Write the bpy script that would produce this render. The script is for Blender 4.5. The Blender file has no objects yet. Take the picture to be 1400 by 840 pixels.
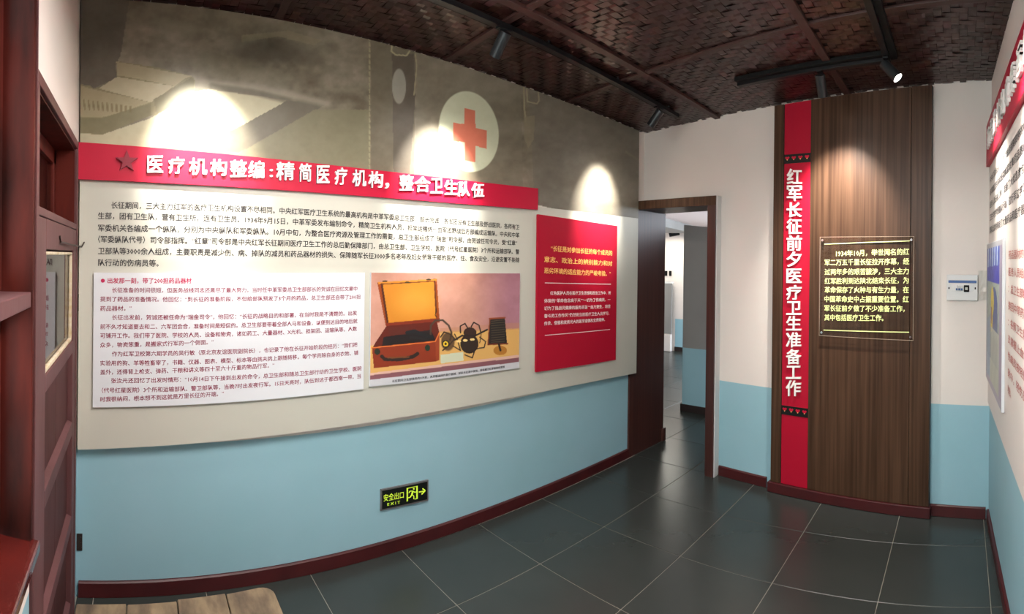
import bpy, math, random
import numpy as np
from mathutils import Vector, Matrix
random.seed(7); rng = np.random.default_rng(7)
scene = bpy.context.scene
col = scene.collection
R = math.radians

# ------------------------------------------------------------------ camera
# room frame: x to the right (away from the poster wall), y towards the doorway wall, z up, metres
CAM = np.array([2.817, -2.1697, 1.8106]); FPX = 716.75; YAW = -0.8582; ROLL = -0.0122; Y0 = 354.47
fwd = np.array([math.sin(YAW), math.cos(YAW), 0.0]); rgt = np.array([math.cos(YAW), -math.sin(YAW), 0.0]); up = np.array([0, 0, 1.0])
cr, sr = math.cos(ROLL), math.sin(ROLL)
RGT = rgt * cr - up * sr; UP = rgt * sr + up * cr
cd = bpy.data.cameras.new('camera'); cam = bpy.data.objects.new('camera', cd); col.objects.link(cam)
M = Matrix(((RGT[0], UP[0], -fwd[0], CAM[0]), (RGT[1], UP[1], -fwd[1], CAM[1]), (RGT[2], UP[2], -fwd[2], CAM[2]), (0, 0, 0, 1)))
cam.matrix_world = M
cd.type = 'PANO'
cc = cd.cycles if hasattr(cd, 'cycles') and hasattr(cd.cycles, 'panorama_type') else cd
cc.panorama_type = 'CENTRAL_CYLINDRICAL'
cc.central_cylindrical_range_u_min = -700 / FPX
cc.central_cylindrical_range_u_max = 700 / FPX
cc.central_cylindrical_range_v_min = -(840 - Y0) / FPX
cc.central_cylindrical_range_v_max = Y0 / FPX
cc.central_cylindrical_radius = 1.0
cd.clip_start = 0.02; cd.clip_end = 100
scene.camera = cam

# ------------------------------------------------------------------ world, exposure
w = bpy.data.worlds.new('world'); scene.world = w; w.use_nodes = True
w.node_tree.nodes['Background'].inputs[0].default_value = (0.80, 0.90, 1.0, 1)
w.node_tree.nodes['Background'].inputs[1].default_value = 6.5
vs = scene.view_settings
scene.display_settings.display_device = 'sRGB'
vs.view_transform = 'Standard'; vs.look = 'None'; vs.gamma = 1; vs.use_curve_mapping = False
vs.exposure = 0.85

def area(name, loc, rot, sx, sy, power, colr):
    l = bpy.data.lights.new(name, 'AREA'); l.shape = 'RECTANGLE'; l.size = sx; l.size_y = sy; l.energy = power; l.color = colr
    o = bpy.data.objects.new(name, l); col.objects.link(o); o.location = loc; o.rotation_euler = rot; return o
area('room_fill_light', (1.75, -1.3, 2.85), (R(-4), 0, 0), 1.2, 0.45, 44, (1.0, 0.95, 0.90))  # added overhead fill, no lamp fitting here
area('room_fill_second', (1.5, -1.7, 2.75), (R(45), 0, 0), 0.6, 0.3, 15, (1.0, 0.93, 0.90))  # second added fill, tilted towards the doorway wall
area('passage_fill_light', (-0.6, 4.7, 2.45), (0, 0, 0), 1.0, 0.4, 3, (1.0, 0.98, 0.9))  # added soft fill for the passage, without a fitting
area('passage_far_light', (-2.6, 6.3, 2.3), (0, 0, 0), 0.8, 0.4, 12, (1.0, 0.98, 0.86))
area('passage_ceiling_fill', (-2.7, 4.0, 0.9), (R(180), 0, 0), 0.8, 0.6, 8, (1.0, 0.86, 0.82))  # added out of view to brighten the passage ceiling from below
SPOT_W = 210.0
pl = area('window_portal', (2.11, -2.62, 1.93), (R(90), 0, R(180)), 1.56, 1.9, 1, (1, 1, 1)); pl.data.cycles.is_portal = True

# ------------------------------------------------------------------ unprojecting pixels of the 1400x840 frame
def ray(x, y):
    th = (x - 700) / FPX; u3 = (Y0 - y) / FPX
    return fwd * math.cos(th) + RGT * math.sin(th) + UP * u3
def proj(Pt):
    d = np.asarray(Pt, float) - CAM
    f = d @ fwd; r = d @ RGT; u = d @ UP
    th = np.arctan2(r, f); return 700 + FPX * th, Y0 - FPX * u / np.hypot(r, f)
def at_z(x, y, z):
    d = ray(x, y); return CAM + d * ((z - CAM[2]) / d[2])
_c = np.polyfit([-2.5, -2.1, -1.6, -1, -.3, .5, 1.2, 2.0], [.075, .04, -.0, -.015, -.022, -.038, -.045, -.04], 3)
def XL(y): return float(np.polyval(_c, y))
XLv = lambda y: np.polyval(_c, y)
FA, FB_ = 1.9325, -0.12          # far wall  y = FA + FB_*x
FN = np.array([-FB_, 1.0]); FN /= np.hypot(*FN)
def YF(x): return FA + FB_ * x
def XR(y): return 3.02 + 0.045 * (1.57 - y)
RN = np.array([1.0, 0.045]); RN /= np.hypot(*RN)
YN = -2.485
def at_left(x, y, off=0.0):
    d = ray(x, y); yy = 0.0
    for _ in range(12):
        k = (XL(yy) + off - CAM[0]) / d[0]; yy = CAM[1] + k * d[1]
    return CAM + d * k
def at_far(x, y, off=0.0):
    d = ray(x, y); n = np.array([FN[0], FN[1]]); c = n @ np.array([0, FA]) - off
    k = (c - n @ CAM[:2]) / (n @ d[:2]); return CAM + d * k
def at_right(x, y, off=0.0):
    d = ray(x, y); c = RN @ np.array([XR(0), 0]) - off
    k = (c - RN @ CAM[:2]) / (RN @ d[:2]); return CAM + d * k
def at_near(x, y, off=0.0):
    d = ray(x, y); k = (YN + off - CAM[1]) / d[1]; return CAM + d * k
def at_y(x, y, Y):
    d = ray(x, y); k = (Y - CAM[1]) / d[1]; return CAM + d * k
def at_x(x, y, X):
    d = ray(x, y); k = (X - CAM[0]) / d[0]; return CAM + d * k
def ceil_z(x, y): return 3.082 - .0285 * y + .0296 * x
def at_ceil(x, y, drop=0.0):
    z = 3.08
    for _ in range(8):
        P = at_z(x, y, z - drop); z = ceil_z(P[0], P[1])
    return P
# wall frames: (s, z, off) -> xyz ; s grows to the viewer's right for left/far, see sgn
def W_left(s, z, off):
    return (XL(s) + off, s, z)
def W_far(s, z, off):
    return (s - FN[0] * off, YF(s) - FN[1] * off, z)
def W_right(s, z, off):      # s = -y
    y = -s; return (XR(y) - RN[0] * off, y - RN[1] * off, z)
def W_near(s, z, off):       # s = -x
    return (-s, YN + off, z)
AT = {'L': (at_left, W_left, lambda P: P[1]), 'F': (at_far, W_far, lambda P: P[0]), 'R': (at_right, W_right, lambda P: -P[1]), 'N': (at_near, W_near, lambda P: -P[0])}
def sz(wall, x, y, off=0.0):
    a, W, S = AT[wall]; P = a(x, y, off)
    if wall == 'F': return P[0] + FN[0] * off, P[2]
    if wall == 'R': return -(P[1] + RN[1] * off), P[2]
    return S(P), P[2]

# ------------------------------------------------------------------ materials
def s2l(c): return tuple(((v / 255) / 12.92 if v / 255 <= .04045 else (((v / 255) + .055) / 1.055) ** 2.4) for v in c)
MATS = {}
def mat(name, c, rough=.6, metal=0, spec=.5, emit=None, estr=0, noise=None, bump=None, coat=0, trans=0, attr=None, ior=1.45):
    m = bpy.data.materials.new(name); m.use_nodes = True; nt = m.node_tree; b = nt.nodes['Principled BSDF']
    b.inputs['Base Color'].default_value = (*c, 1); b.inputs['Roughness'].default_value = rough; b.inputs['Metallic'].default_value = metal
    b.inputs['Specular IOR Level'].default_value = spec; b.inputs['IOR'].default_value = ior
    b.inputs['Coat Weight'].default_value = coat; b.inputs['Transmission Weight'].default_value = trans
    if emit: b.inputs['Emission Color'].default_value = (*emit, 1); b.inputs['Emission Strength'].default_value = estr
    N = nt.nodes; Lk = nt.links
    tc = N.new('ShaderNodeTexCoord')
    if noise:      # (scale xyz, colour2, lo, hi, detail)
        sc, c2, lo, hi, det = noise
        mp = N.new('ShaderNodeMapping'); mp.inputs['Scale'].default_value = sc; Lk.new(tc.outputs['Object'], mp.inputs[0])
        nz = N.new('ShaderNodeTexNoise'); nz.inputs['Scale'].default_value = 1; nz.inputs['Detail'].default_value = det; Lk.new(mp.outputs[0], nz.inputs['Vector'])
        rp = N.new('ShaderNodeMapRange'); rp.inputs['From Min'].default_value = lo; rp.inputs['From Max'].default_value = hi; Lk.new(nz.outputs[0], rp.inputs[0])
        mx = N.new('ShaderNodeMix'); mx.data_type = 'RGBA'; mx.inputs[6].default_value = (*c, 1); mx.inputs[7].default_value = (*c2, 1)
        Lk.new(rp.outputs[0], mx.inputs[0]); Lk.new(mx.outputs[2], b.inputs['Base Color'])
    if attr:
        at = N.new('ShaderNodeAttribute'); at.attribute_name = attr; Lk.new(at.outputs['Color'], b.inputs['Base Color'])
    if bump:       # (scale, strength, distance, detail)
        sc, st, ds, det = bump
        mp2 = N.new('ShaderNodeMapping'); mp2.inputs['Scale'].default_value = sc if isinstance(sc, tuple) else (sc,) * 3; Lk.new(tc.outputs['Object'], mp2.inputs[0])
        n2 = N.new('ShaderNodeTexNoise'); n2.inputs['Scale'].default_value = 1; n2.inputs['Detail'].default_value = det; Lk.new(mp2.outputs[0], n2.inputs['Vector'])
        bp = N.new('ShaderNodeBump'); bp.inputs['Strength'].default_value = st; bp.inputs['Distance'].default_value = ds
        Lk.new(n2.outputs[0], bp.inputs['Height']); Lk.new(bp.outputs[0], b.inputs['Normal'])
    MATS[name] = m; return m
mat('plaster', (.70, .63, .585), .85, noise=((1.3, 1.3, 1.3), (.65, .59, .55), .35, .7, 3), bump=(14, .25, .004, 4))
mat('blue_paint', (.27, .45, .52), .7, noise=((2, 2, 2), (.25, .43, .49), .35, .7, 3), bump=(14, .2, .004, 4))
mat('grey_and_shaded_white', (.25, .24, .23), .85, noise=((1.3, 1.3, 1.3), (.22, .21, .20), .35, .7, 3))  # passage wall: white paint darkened for its shade; beam and notice board are grey
mat('board_cream', (.50, .485, .42), .42, noise=((.8, .8, .8), (.46, .45, .39), .35, .7, 2))
mat('board_pale', (.62, .63, .66), .4)
mat('board_right', (.68, .62, .58), .5)
mat('banner_red', (.42, .006, .032), .45, spec=.3)
mat('banner_red_dark', (.36, .004, .022), .5, spec=.25)
mat('star_red', (.20, .004, .02), .4)
mat('letter_white', (.85, .84, .80), .4)
mat('ink_black', (.022, .020, .022), .5)
mat('ink_maroon', (.22, .010, .045), .5)
mat('ink_red', (.42, .01, .07), .5)
mat('ink_white', (.80, .72, .70), .5)
mat('ink_yellow', (.85, .50, .14), .5)
mat('ink_lime', (.82, .90, .36), .5)
mat('ink_rose', (.42, .13, .12), .5)
mat('art_print', (.5, .5, .5), .45, attr='art')
mat('dark_gloss_wood', (.090, .013, .009), .48, spec=.12, noise=((9, 9, 1.6), (.022, .006, .005), .35, .62, 8), bump=((10, 10, 3), .35, .004, 4))
mat('sill_lacquer', (.085, .009, .007), .12, coat=.6, noise=((6, 6, 2), (.05, .007, .006), .3, .7, 5), bump=((26, 26, 10), .6, .006, 5))
mat('mauve_wood', (.125, .052, .054), .55, spec=.2, noise=((4, 4, 1.5), (.085, .034, .034), .3, .7, 5), bump=((30, 30, 6), .3, .003, 4))
mat('panel_wood', (.085, .030, .030), .6, spec=.12, noise=((4, 4, 1.2), (.055, .018, .017), .3, .7, 5), bump=((20, 20, 4), .3, .003, 4))
mat('scraped_wood', (.48, .36, .20), .7, noise=((30, 30, 30), (.62, .55, .42), .3, .7, 3))
mat('baseboard_red', (.060, .008, .009), .42, noise=((5, 5, 5), (.038, .005, .006), .35, .7, 4), bump=(20, .3, .003, 3))
mat('veneer', (.036, .0165, .0085), .42, spec=.28, noise=((45, 45, .9), (.080, .040, .022), .35, .68, 6), bump=((60, 60, 1), .15, .001, 3))
mat('veneer_red', (.062, .022, .017), .36, noise=((30, 30, .9), (.043, .014, .012), .35, .68, 6))
mat('dark_gap', (.012, .008, .007), .6)
mat('metal_black', (.006, .006, .007), .45, spec=.3)
mat('plastic_black', (.006, .006, .006), .7, spec=.15)
mat('metal_dark', (.020, .022, .024), .35, metal=.3)
mat('chrome', (.75, .75, .75), .15, metal=1)
mat('rust_metal', (.05, .035, .03), .5, metal=.6)
mat('lens_glow', (1, 1, 1), .3, emit=(1, .97, .9), estr=14)
mat('glow_yellow', (.65, .85, .06), .5, emit=(.6, .9, .05), estr=.12)
mat('sign_black', (.004, .006, .005), .4)
mat('sign_frame', (.25, .23, .24), .35, metal=.6)
mat('acrylic_edge', (.34, .26, .20), .2)
mat('grout', (.22, .205, .17), .9)
mat('plastic_white', (.60, .59, .58), .35)
mat('plastic_blue', (.03, .08, .25), .3)
mat('tape', (.50, .46, .42), .3)
mat('bench_wood', (.075, .055, .040), .75, spec=.2, noise=((6, 16, 5), (.21, .155, .095), .35, .68, 8), bump=((20, 60, 20), .6, .004, 5))
mat('ceiling_dark', (.012, .005, .004), .8)
mat('batten', (.042, .016, .013), .5, noise=((8, 8, 8), (.035, .014, .012), .3, .7, 3))
mat('far_ceiling', (.62, .52, .50), .8)
def thin_glass(name, tint, rough, ior):
    m = bpy.data.materials.new(name); m.use_nodes = True; nt = m.node_tree; N = nt.nodes; N.remove(N['Principled BSDF'])
    t = N.new('ShaderNodeBsdfTransparent'); t.inputs[0].default_value = (*tint, 1); g = N.new('ShaderNodeBsdfGlossy'); g.inputs['Roughness'].default_value = rough
    f = N.new('ShaderNodeFresnel'); f.inputs[0].default_value = ior; x = N.new('ShaderNodeMixShader')
    gm = N.new('ShaderNodeNewGeometry'); mm = N.new('ShaderNodeMath'); mm.operation = 'SUBTRACT'; mm.use_clamp = True
    nt.links.new(f.outputs[0], mm.inputs[0]); nt.links.new(gm.outputs['Backfacing'], mm.inputs[1]); nt.links.new(mm.outputs[0], x.inputs[0]); nt.links.new(t.outputs[0], x.inputs[1]); nt.links.new(g.outputs[0], x.inputs[2]); nt.links.new(x.outputs[0], N['Material Output'].inputs[0]); MATS[name] = m
thin_glass('glass', (.95, .97, .95), .01, 1.5); thin_glass('grime_glass', (.80, .85, .80), .08, 1.5); thin_glass('acrylic', (.96, .965, .96), .015, 1.45)
# woven bamboo: colour per strip
m = mat('bamboo', (.06, .025, .02), .34, attr='art', bump=((60, 60, 60), .25, .002, 3))
# slate floor tile with per tile tone
def slate():
    m = mat('slate', (.040, .046, .043), .32, bump=(14, .10, .003, 4)); nt = m.node_tree; N = nt.nodes; Lk = nt.links; b = N['Principled BSDF']
    oi = N.new('ShaderNodeObjectInfo'); geo = N.new('ShaderNodeNewGeometry')
    nz = N.new('ShaderNodeTexNoise'); nz.inputs['Scale'].default_value = 2.2; nz.inputs['Detail'].default_value = 5; Lk.new(geo.outputs['Position'], nz.inputs['Vector'])
    a = N.new('ShaderNodeMath'); a.operation = 'MULTIPLY_ADD'; a.inputs[1].default_value = .22; Lk.new(oi.outputs['Random'], a.inputs[0]); Lk.new(nz.outputs[0], a.inputs[2])
    rp = N.new('ShaderNodeValToRGB'); rp.color_ramp.elements[0].position = .2; rp.color_ramp.elements[0].color = (.026, .031, .029, 1)
    rp.color_ramp.elements[1].position = 1.0; rp.color_ramp.elements[1].color = (.036, .040, .037, 1)
    Lk.new(a.outputs[0], rp.inputs[0]); Lk.new(rp.outputs[0], b.inputs['Base Color'])
    r2 = N.new('ShaderNodeMapRange'); r2.inputs['To Min'].default_value = .24; r2.inputs['To Max'].default_value = .33; b.inputs['Roughness'].default_value = .27
    bn = [n for n in N if n.type == 'BUMP'][0]; mp = [n for n in N if n.type == 'MAPPING'][0]; Lk.new(geo.outputs['Position'], mp.inputs[0])
slate()

# ------------------------------------------------------------------ mesh helpers
class MB:
    def __init__(s): s.v = []; s.f = []; s.mi = []; s.cur = 0
    def add(s, vs, fs):
        n = len(s.v); s.v += [tuple(map(float, p)) for p in vs]; s.f += [tuple(i + n for i in f) for f in fs]; s.mi += [s.cur] * len(fs); return s
    def hexa(s, p):      # 8 points: bottom ring 0-3 , top ring 4-7
        return s.add(p, [(0, 3, 2, 1), (4, 5, 6, 7), (0, 1, 5, 4), (1, 2, 6, 5), (2, 3, 7, 6), (3, 0, 4, 7)])
    def box(s, a, b):
        x0, y0, z0 = a; x1, y1, z1 = b
        return s.hexa([(x0, y0, z0), (x1, y0, z0), (x1, y1, z0), (x0, y1, z0), (x0, y0, z1), (x1, y0, z1), (x1, y1, z1), (x0, y1, z1)])
    def wbox(s, W, s0, s1, z0, z1, o0, o1, n=1):      # slab following a wall frame
        for i in range(n):
            a = s0 + (s1 - s0) * i / n; b = s0 + (s1 - s0) * (i + 1) / n
            s.hexa([W(a, z0, o0), W(b, z0, o0), W(b, z0, o1), W(a, z0, o1), W(a, z1, o0), W(b, z1, o0), W(b, z1, o1), W(a, z1, o1)])
        return s
    def cyl(s, a, b, r, n=16, r2=None, caps=True):
        a = Vector(a); b = Vector(b); d = (b - a).normalized(); r2 = r if r2 is None else r2
        t = d.orthogonal().normalized(); q = d.cross(t)
        v = [a + (t * math.cos(2 * math.pi * i / n) + q * math.sin(2 * math.pi * i / n)) * r for i in range(n)] + \
            [b + (t * math.cos(2 * math.pi * i / n) + q * math.sin(2 * math.pi * i / n)) * r2 for i in range(n)]
        f = [(i, (i + 1) % n, (i + 1) % n + n, i + n) for i in range(n)]
        if caps: f += [tuple(range(n))[::-1], tuple(range(n, 2 * n))]
        return s.add(v, f)
    def tube(s, pts, r, n=8):
        for i in range(len(pts) - 1): s.cyl(pts[i], pts[i + 1], r, n)
        return s
    def prism(s, W, poly, o0, o1):     # poly in (s, z), extruded between offsets
        n = len(poly)
        v = [W(a, b, o0) for a, b in poly] + [W(a, b, o1) for a, b in poly]
        return s.add(v, [tuple(range(n))[::-1], tuple(range(n, 2 * n))] + [(i, (i + 1) % n, (i + 1) % n + n, i + n) for i in range(n)])
    def build(s, name, mats, parent=None, smooth=False, bevel=0, kind=None, label=None, flip=False):
        me = bpy.data.meshes.new(name); me.from_pydata(s.v, [], s.f)
        if not isinstance(mats, (list, tuple)): mats = [mats]
        for m in mats: me.materials.append(MATS[m])
        me.polygons.foreach_set('material_index', s.mi)
        import bmesh
        bm = bmesh.new(); bm.from_mesh(me)
        bmesh.ops.recalc_face_normals(bm, faces=bm.faces)
        bm.to_mesh(me); bm.free()
        if smooth: me.polygons.foreach_set('use_smooth', [True] * len(me.polygons)); 
        me.update()
        return link(name, me, parent, bevel, kind, label, smooth)
def link(name, me, parent=None, bevel=0, kind=None, label=None, smooth=False):
    o = bpy.data.objects.new(name, me); col.objects.link(o)
    if parent is not None:
        o.parent = parent; o.matrix_parent_inverse = parent.matrix_basis.inverted()
    if bevel:
        b = o.modifiers.new('bevel', 'BEVEL'); b.width = bevel; b.segments = 2; b.limit_method = 'ANGLE'
    if smooth:
        try:
            e = o.modifiers.new('edge', 'EDGE_SPLIT'); e.split_angle = R(40)
        except Exception: pass
    if kind: o['kind'] = kind
    if label: o['label'] = label
    return o
def thing(name, label, cat, loc=(0, 0, 0), group=None):
    o = bpy.data.objects.new(name, None); col.objects.link(o); o.location = loc; o.empty_display_size = .1
    o['label'] = label; o['category'] = cat
    if group: o['group'] = group
    return o
def tag(o, label, cat=None, group=None, kind=None):
    o['label'] = label
    if cat: o['category'] = cat
    if group: o['group'] = group
    if kind: o['kind'] = kind
    return o

# -------- text
def text_raw(s, bold=.0, extrude=0.0, res=2):
    cu = bpy.data.curves.new('t', 'FONT'); cu.body = s; cu.size = 1; cu.extrude = extrude; cu.resolution_u = res
    o = bpy.data.objects.new('t', cu); col.objects.link(o)
    dg = bpy.context.evaluated_depsgraph_get(); dg.update()
    me = bpy.data.meshes.new_from_object(o.evaluated_get(dg)); n = len(me.vertices)
    v = np.empty(n * 3); me.vertices.foreach_get('co', v); v = v.reshape(-1, 3)
    f = [tuple(p.vertices) for p in me.polygons]
    bpy.data.objects.remove(o); bpy.data.curves.remove(cu); bpy.data.meshes.remove(me)
    if bold > 0:      # heavier strokes: overlapping copies, each a hair further out
        vs_, fs_ = [], []
        sh = [(-1, -1, 0), (1, -1, 1), (-1, 1, 2), (1, 1, 3)]
        for a, b, k in sh:
            vs_.append(v + np.array([a * bold, b * bold, .0006 * k])); fs_ += [tuple(i + k * n for i in q) for q in f]
        v = np.concatenate(vs_); f = fs_
    return v, f
def text_line(par, wall, s, p0, p1, em, off, bold=.0, extrude=0.0, mid=None, res=1, ext_scale=None, m='ink_black'):
    """baseline from pixel p0 to pixel p1 on a wall; em = height in metres"""
    v, f = text_raw(s.strip('\u3000 '), bold, extrude, res)
    W = AT[wall][1]
    a = sz(wall, *p0, off); b = sz(wall, *p1, off)
    xs = [a, b] if mid is None else [a, sz(wall, *mid, off), b]
    c = np.polyfit([q[0] for q in xs], [q[1] for q in xs], len(xs) - 1)
    x0, x1 = v[:, 0].min(), v[:, 0].max()
    S = a[0] + (v[:, 0] - x0) / (x1 - x0) * (b[0] - a[0]); Z = np.polyval(c, S) + v[:, 1] * em
    k = ext_scale if ext_scale is not None else em
    mb = MB(); mb.add([W(S[i], Z[i], off + v[i, 2] * k) for i in range(len(v))], f)
    return mb.build('text_line', m, par, kind='stuff')
def char_box(mb, wall, ch, x0, y0, x1, y1, off, bold, depth, res=4):
    """one character filling the pixel box (x0,y0)-(x1,y1)"""
    v, f = text_raw(ch, bold, 1.0, res); W = AT[wall][1]
    a = sz(wall, x0, y1, off); b = sz(wall, x1, y0, off); c_ = sz(wall, x0, y0, off); d_ = sz(wall, x1, y1, off)
    u = (v[:, 0] - v[:, 0].min()) / np.ptp(v[:, 0]); t = (v[:, 1] - v[:, 1].min()) / max(np.ptp(v[:, 1]), 1e-6)
    S = a[0] + u * (b[0] - a[0])
    Z = (a[1] + (c_[1] - a[1]) * t) * (1 - u) + (d_[1] + (b[1] - d_[1]) * t) * u
    mb.add([W(S[i], Z[i], off + (v[i, 2] + 1) / 2 * depth) for i in range(len(v))], f)

# -------- slabs on walls bounded by pixel polylines
def fitline(wall, pts, off, deg):
    q = [sz(wall, *p, off) for p in pts]; return np.polyfit([a for a, b in q], [b for a, b in q], deg), q
def slab(wall, top, bot, o0, o1, name, mats, parent=None, n=24, deg=(1, 1), label=None, s0=None, s1=None, bevel=0):
    W = AT[wall][1]
    ct, qt = fitline(wall, top, o1, deg[0]); cb, qb = fitline(wall, bot, o1, deg[1])
    a = s0 if s0 is not None else (qt[0][0] + qb[0][0]) / 2; b = s1 if s1 is not None else (qt[-1][0] + qb[-1][0]) / 2
    mb = MB(); V = []; F = []
    for i in range(n + 1):
        s = a + (b - a) * i / n; zt = np.polyval(ct, s); zb = np.polyval(cb, s)
        V += [W(s, zb, o0), W(s, zb, o1), W(s, zt, o1), W(s, zt, o0)]
    for i in range(n):
        k = 4 * i
        F += [(k + 1, k + 5, k + 6, k + 2), (k, k + 3, k + 7, k + 4), (k + 2, k + 6, k + 7, k + 3), (k, k + 4, k + 5, k + 1)]
    F += [(0, 1, 2, 3), (4 * n, 4 * n + 3, 4 * n + 2, 4 * n + 1)]
    mb.add(V, F)
    o = mb.build(name, mats, parent, label=label, bevel=bevel)
    o_info = dict(a=a, b=b, ct=ct, cb=cb); return o, o_info
# -------- printed artwork: a dense flat sheet whose point colours are drawn by polygons
def inpoly(px, py, poly):
    r = np.zeros(px.shape, bool); n = len(poly); j = n - 1
    for i in range(n):
        xi, yi = poly[i]; xj, yj = poly[j]
        if yi != yj:
            c = ((yi > py) != (yj > py)) & (px < (xj - xi) * (py - yi) / (yj - yi) + xi); r ^= c
        j = i
    return r
def vnoise(x, y, seed=0):
    g = np.random.default_rng(seed).random((64, 64)); xi = np.floor(x).astype(int); yi = np.floor(y).astype(int)
    fx = x - xi; fy = y - yi; fx = fx * fx * (3 - 2 * fx); fy = fy * fy * (3 - 2 * fy)
    G = lambda a, b: g[a % 64, b % 64]
    return (G(xi, yi) * (1 - fx) + G(xi + 1, yi) * fx) * (1 - fy) + (G(xi, yi + 1) * (1 - fx) + G(xi + 1, yi + 1) * fx) * fy
def fbm(x, y, seed=0): return (vnoise(x, y, seed) * .5 + vnoise(x * 2.1, y * 2.1, seed + 1) * .28 + vnoise(x * 4.3, y * 4.3, seed + 2) * .22)
class Art:
    def __init__(s, X, Y, base): s.X = X; s.Y = Y; s.C = np.ones(X.shape + (3,)) * np.array(base, float)
    def poly(s, pts, c, a=1.0): m = inpoly(s.X, s.Y, pts); s.C[m] = s.C[m] * (1 - a) + np.array(c, float) * a; return s
    def ell(s, cx, cy, rx, ry, c, rot=0, a=1.0, soft=0):
        dx = s.X - cx; dy = s.Y - cy; k, q = math.cos(rot), math.sin(rot)
        d = np.hypot((dx * k + dy * q) / rx, (-dx * q + dy * k) / ry)
        m = (np.clip((1 - d) / soft + .5, 0, 1) if soft else (d < 1).astype(float)) * a
        s.C = s.C * (1 - m[..., None]) + np.array(c, float) * m[..., None]; return s
    def line(s, pts, wd, c, a=1.0, soft=.5):
        D = np.full(s.X.shape, 1e9)
        for (x0, y0), (x1, y1) in zip(pts, pts[1:]):
            L2 = (x1 - x0) ** 2 + (y1 - y0) ** 2 + 1e-9; t = np.clip(((s.X - x0) * (x1 - x0) + (s.Y - y0) * (y1 - y0)) / L2, 0, 1)
            D = np.minimum(D, np.hypot(s.X - x0 - t * (x1 - x0), s.Y - y0 - t * (y1 - y0)))
        m = np.clip((wd / 2 - D) / soft + .5, 0, 1) * a; s.C = s.C * (1 - m[..., None]) + np.array(c, float) * m[..., None]; return s
def art_sheet(name, W, S0, S1, zt, zb, off, nx, nz, paint, parent, label=None, matname='art_print'):
    """zt, zb functions of s"""
    S = np.linspace(S0, S1, nx); P = np.zeros((nz, nx, 3))
    for i, s in enumerate(S):
        a, b = zb(s), zt(s); q0 = np.array(W(s, a, off)); q1 = np.array(W(s, b, off))
        P[:, i] = q0 + (q1 - q0) * np.linspace(0, 1, nz)[:, None]
    X, Y = proj(P); C = np.clip(paint(X, Y, (P, S)), 0, 255) / 255.0
    C = np.where(C <= .04045, C / 12.92, ((C + .055) / 1.055) ** 2.4)
    me = bpy.data.meshes.new(name)
    idx = np.arange(nx * nz).reshape(nz, nx)
    F = np.stack([idx[:-1, :-1], idx[:-1, 1:], idx[1:, 1:], idx[1:, :-1]], -1).reshape(-1, 4)
    me.vertices.add(nx * nz); me.vertices.foreach_set('co', P.reshape(-1))
    me.loops.add(F.size); me.loops.foreach_set('vertex_index', F.reshape(-1))
    me.polygons.add(len(F)); me.polygons.foreach_set('loop_start', np.arange(len(F)) * 4)
    me.update(calc_edges=True); me.validate()
    at = me.color_attributes.new('art', 'FLOAT_COLOR', 'POINT')
    at.data.foreach_set('color', np.concatenate([C.reshape(-1, 3), np.ones((nx * nz, 1))], 1).reshape(-1))
    me.materials.append(MATS[matname])
    return link(name, me, parent, label=label)

# ================================================================== ROOM SHELL
def struct(o, label): o['kind'] = 'structure'; o['label'] = label; return o
BL = .80
# floor slab (grout bed) and tiles
fl = MB(); fl.box((-3.6, -2.8, -.12), (3.5, 8.2, -.003)); floor = struct(fl.build('floor', 'grout'), 'dark slate tiled floor with pale grout lines')
GX, GY, T = .584, .01, .60
tile_meshes = {}
def in_room(x, y):
    if y < 1.9: return True
    return True
def tile(x0, x1, y0, y1):
    key = (round(x1 - x0, 3), round(y1 - y0, 3)); g = .0023
    if key not in tile_meshes:
        mb = MB(); a, b = key; c = .0012
        lo = [(g, g, -.010), (a - g, g, -.010), (a - g, b - g, -.010), (g, b - g, -.010)]
        mi = [(p[0], p[1], -.0014) for p in lo]
        hi = [(g + c, g + c, 0), (a - g - c, g + c, 0), (a - g - c, b - g - c, 0), (g + c, b - g - c, 0)]
        mb.add(lo + mi + hi, [(0, 3, 2, 1), (8, 9, 10, 11)] + [(i, (i + 1) % 4, (i + 1) % 4 + 4, i + 4) for i in range(4)] + [(i + 4, (i + 1) % 4 + 4, (i + 1) % 4 + 8, i + 8) for i in range(4)])
        o = mb.build('tile', 'slate', floor); tile_meshes[key] = o.data
    else:
        o = bpy.data.objects.new('tile', tile_meshes[key]); col.objects.link(o); o.parent = floor
    o.location = (x0, y0, 0)
for i in range(-7, 6):
    for j in range(-5, 14):
        x0 = GX + T * (i - 1); y0 = GY + T * j; x1 = x0 + T; y1 = y0 + T
        if y0 < 1.79:
            x0 = max(x0, -.03); x1 = min(x1, 3.24); y0 = max(y0, -2.48)
            if y1 > 1.9 and (x0 > .9): y1 = min(y1, 1.84)
        else:
            if x0 > 2.2: continue
            x0 = max(x0, -3.5)
        if x1 - x0 < .05 or y1 - y0 < .05: continue
        tile(x0, x1, y0, y1)

# left wall
mb = MB(); mb.wbox(W_left, -2.56, 2.0, -.05, BL, 0, -.2, 30); mb.cur = 1; mb.wbox(W_left, -2.56, 2.0, BL, 3.30, 0, -.2, 30)
wall_left = struct(mb.build('wall_left', ['blue_paint', 'plaster']), 'long wall with blue dado behind the big graphic board')
# far wall with doorway: opening from x=-.05 to DR
DL, DR, DH = -.05, .775, 2.31
mb = MB()
mb.wbox(W_far, DR, 3.06, -.05, BL, 0, -.30); mb.cur = 1
mb.wbox(W_far, DR, 3.06, BL, 3.30, 0, -.30); mb.wbox(W_far, -.25, DR, DH, 3.30, 0, -.30)
wall_back = struct(mb.build('wall_back', ['blue_paint', 'plaster']), 'end wall with the doorway, white above blue')
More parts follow.
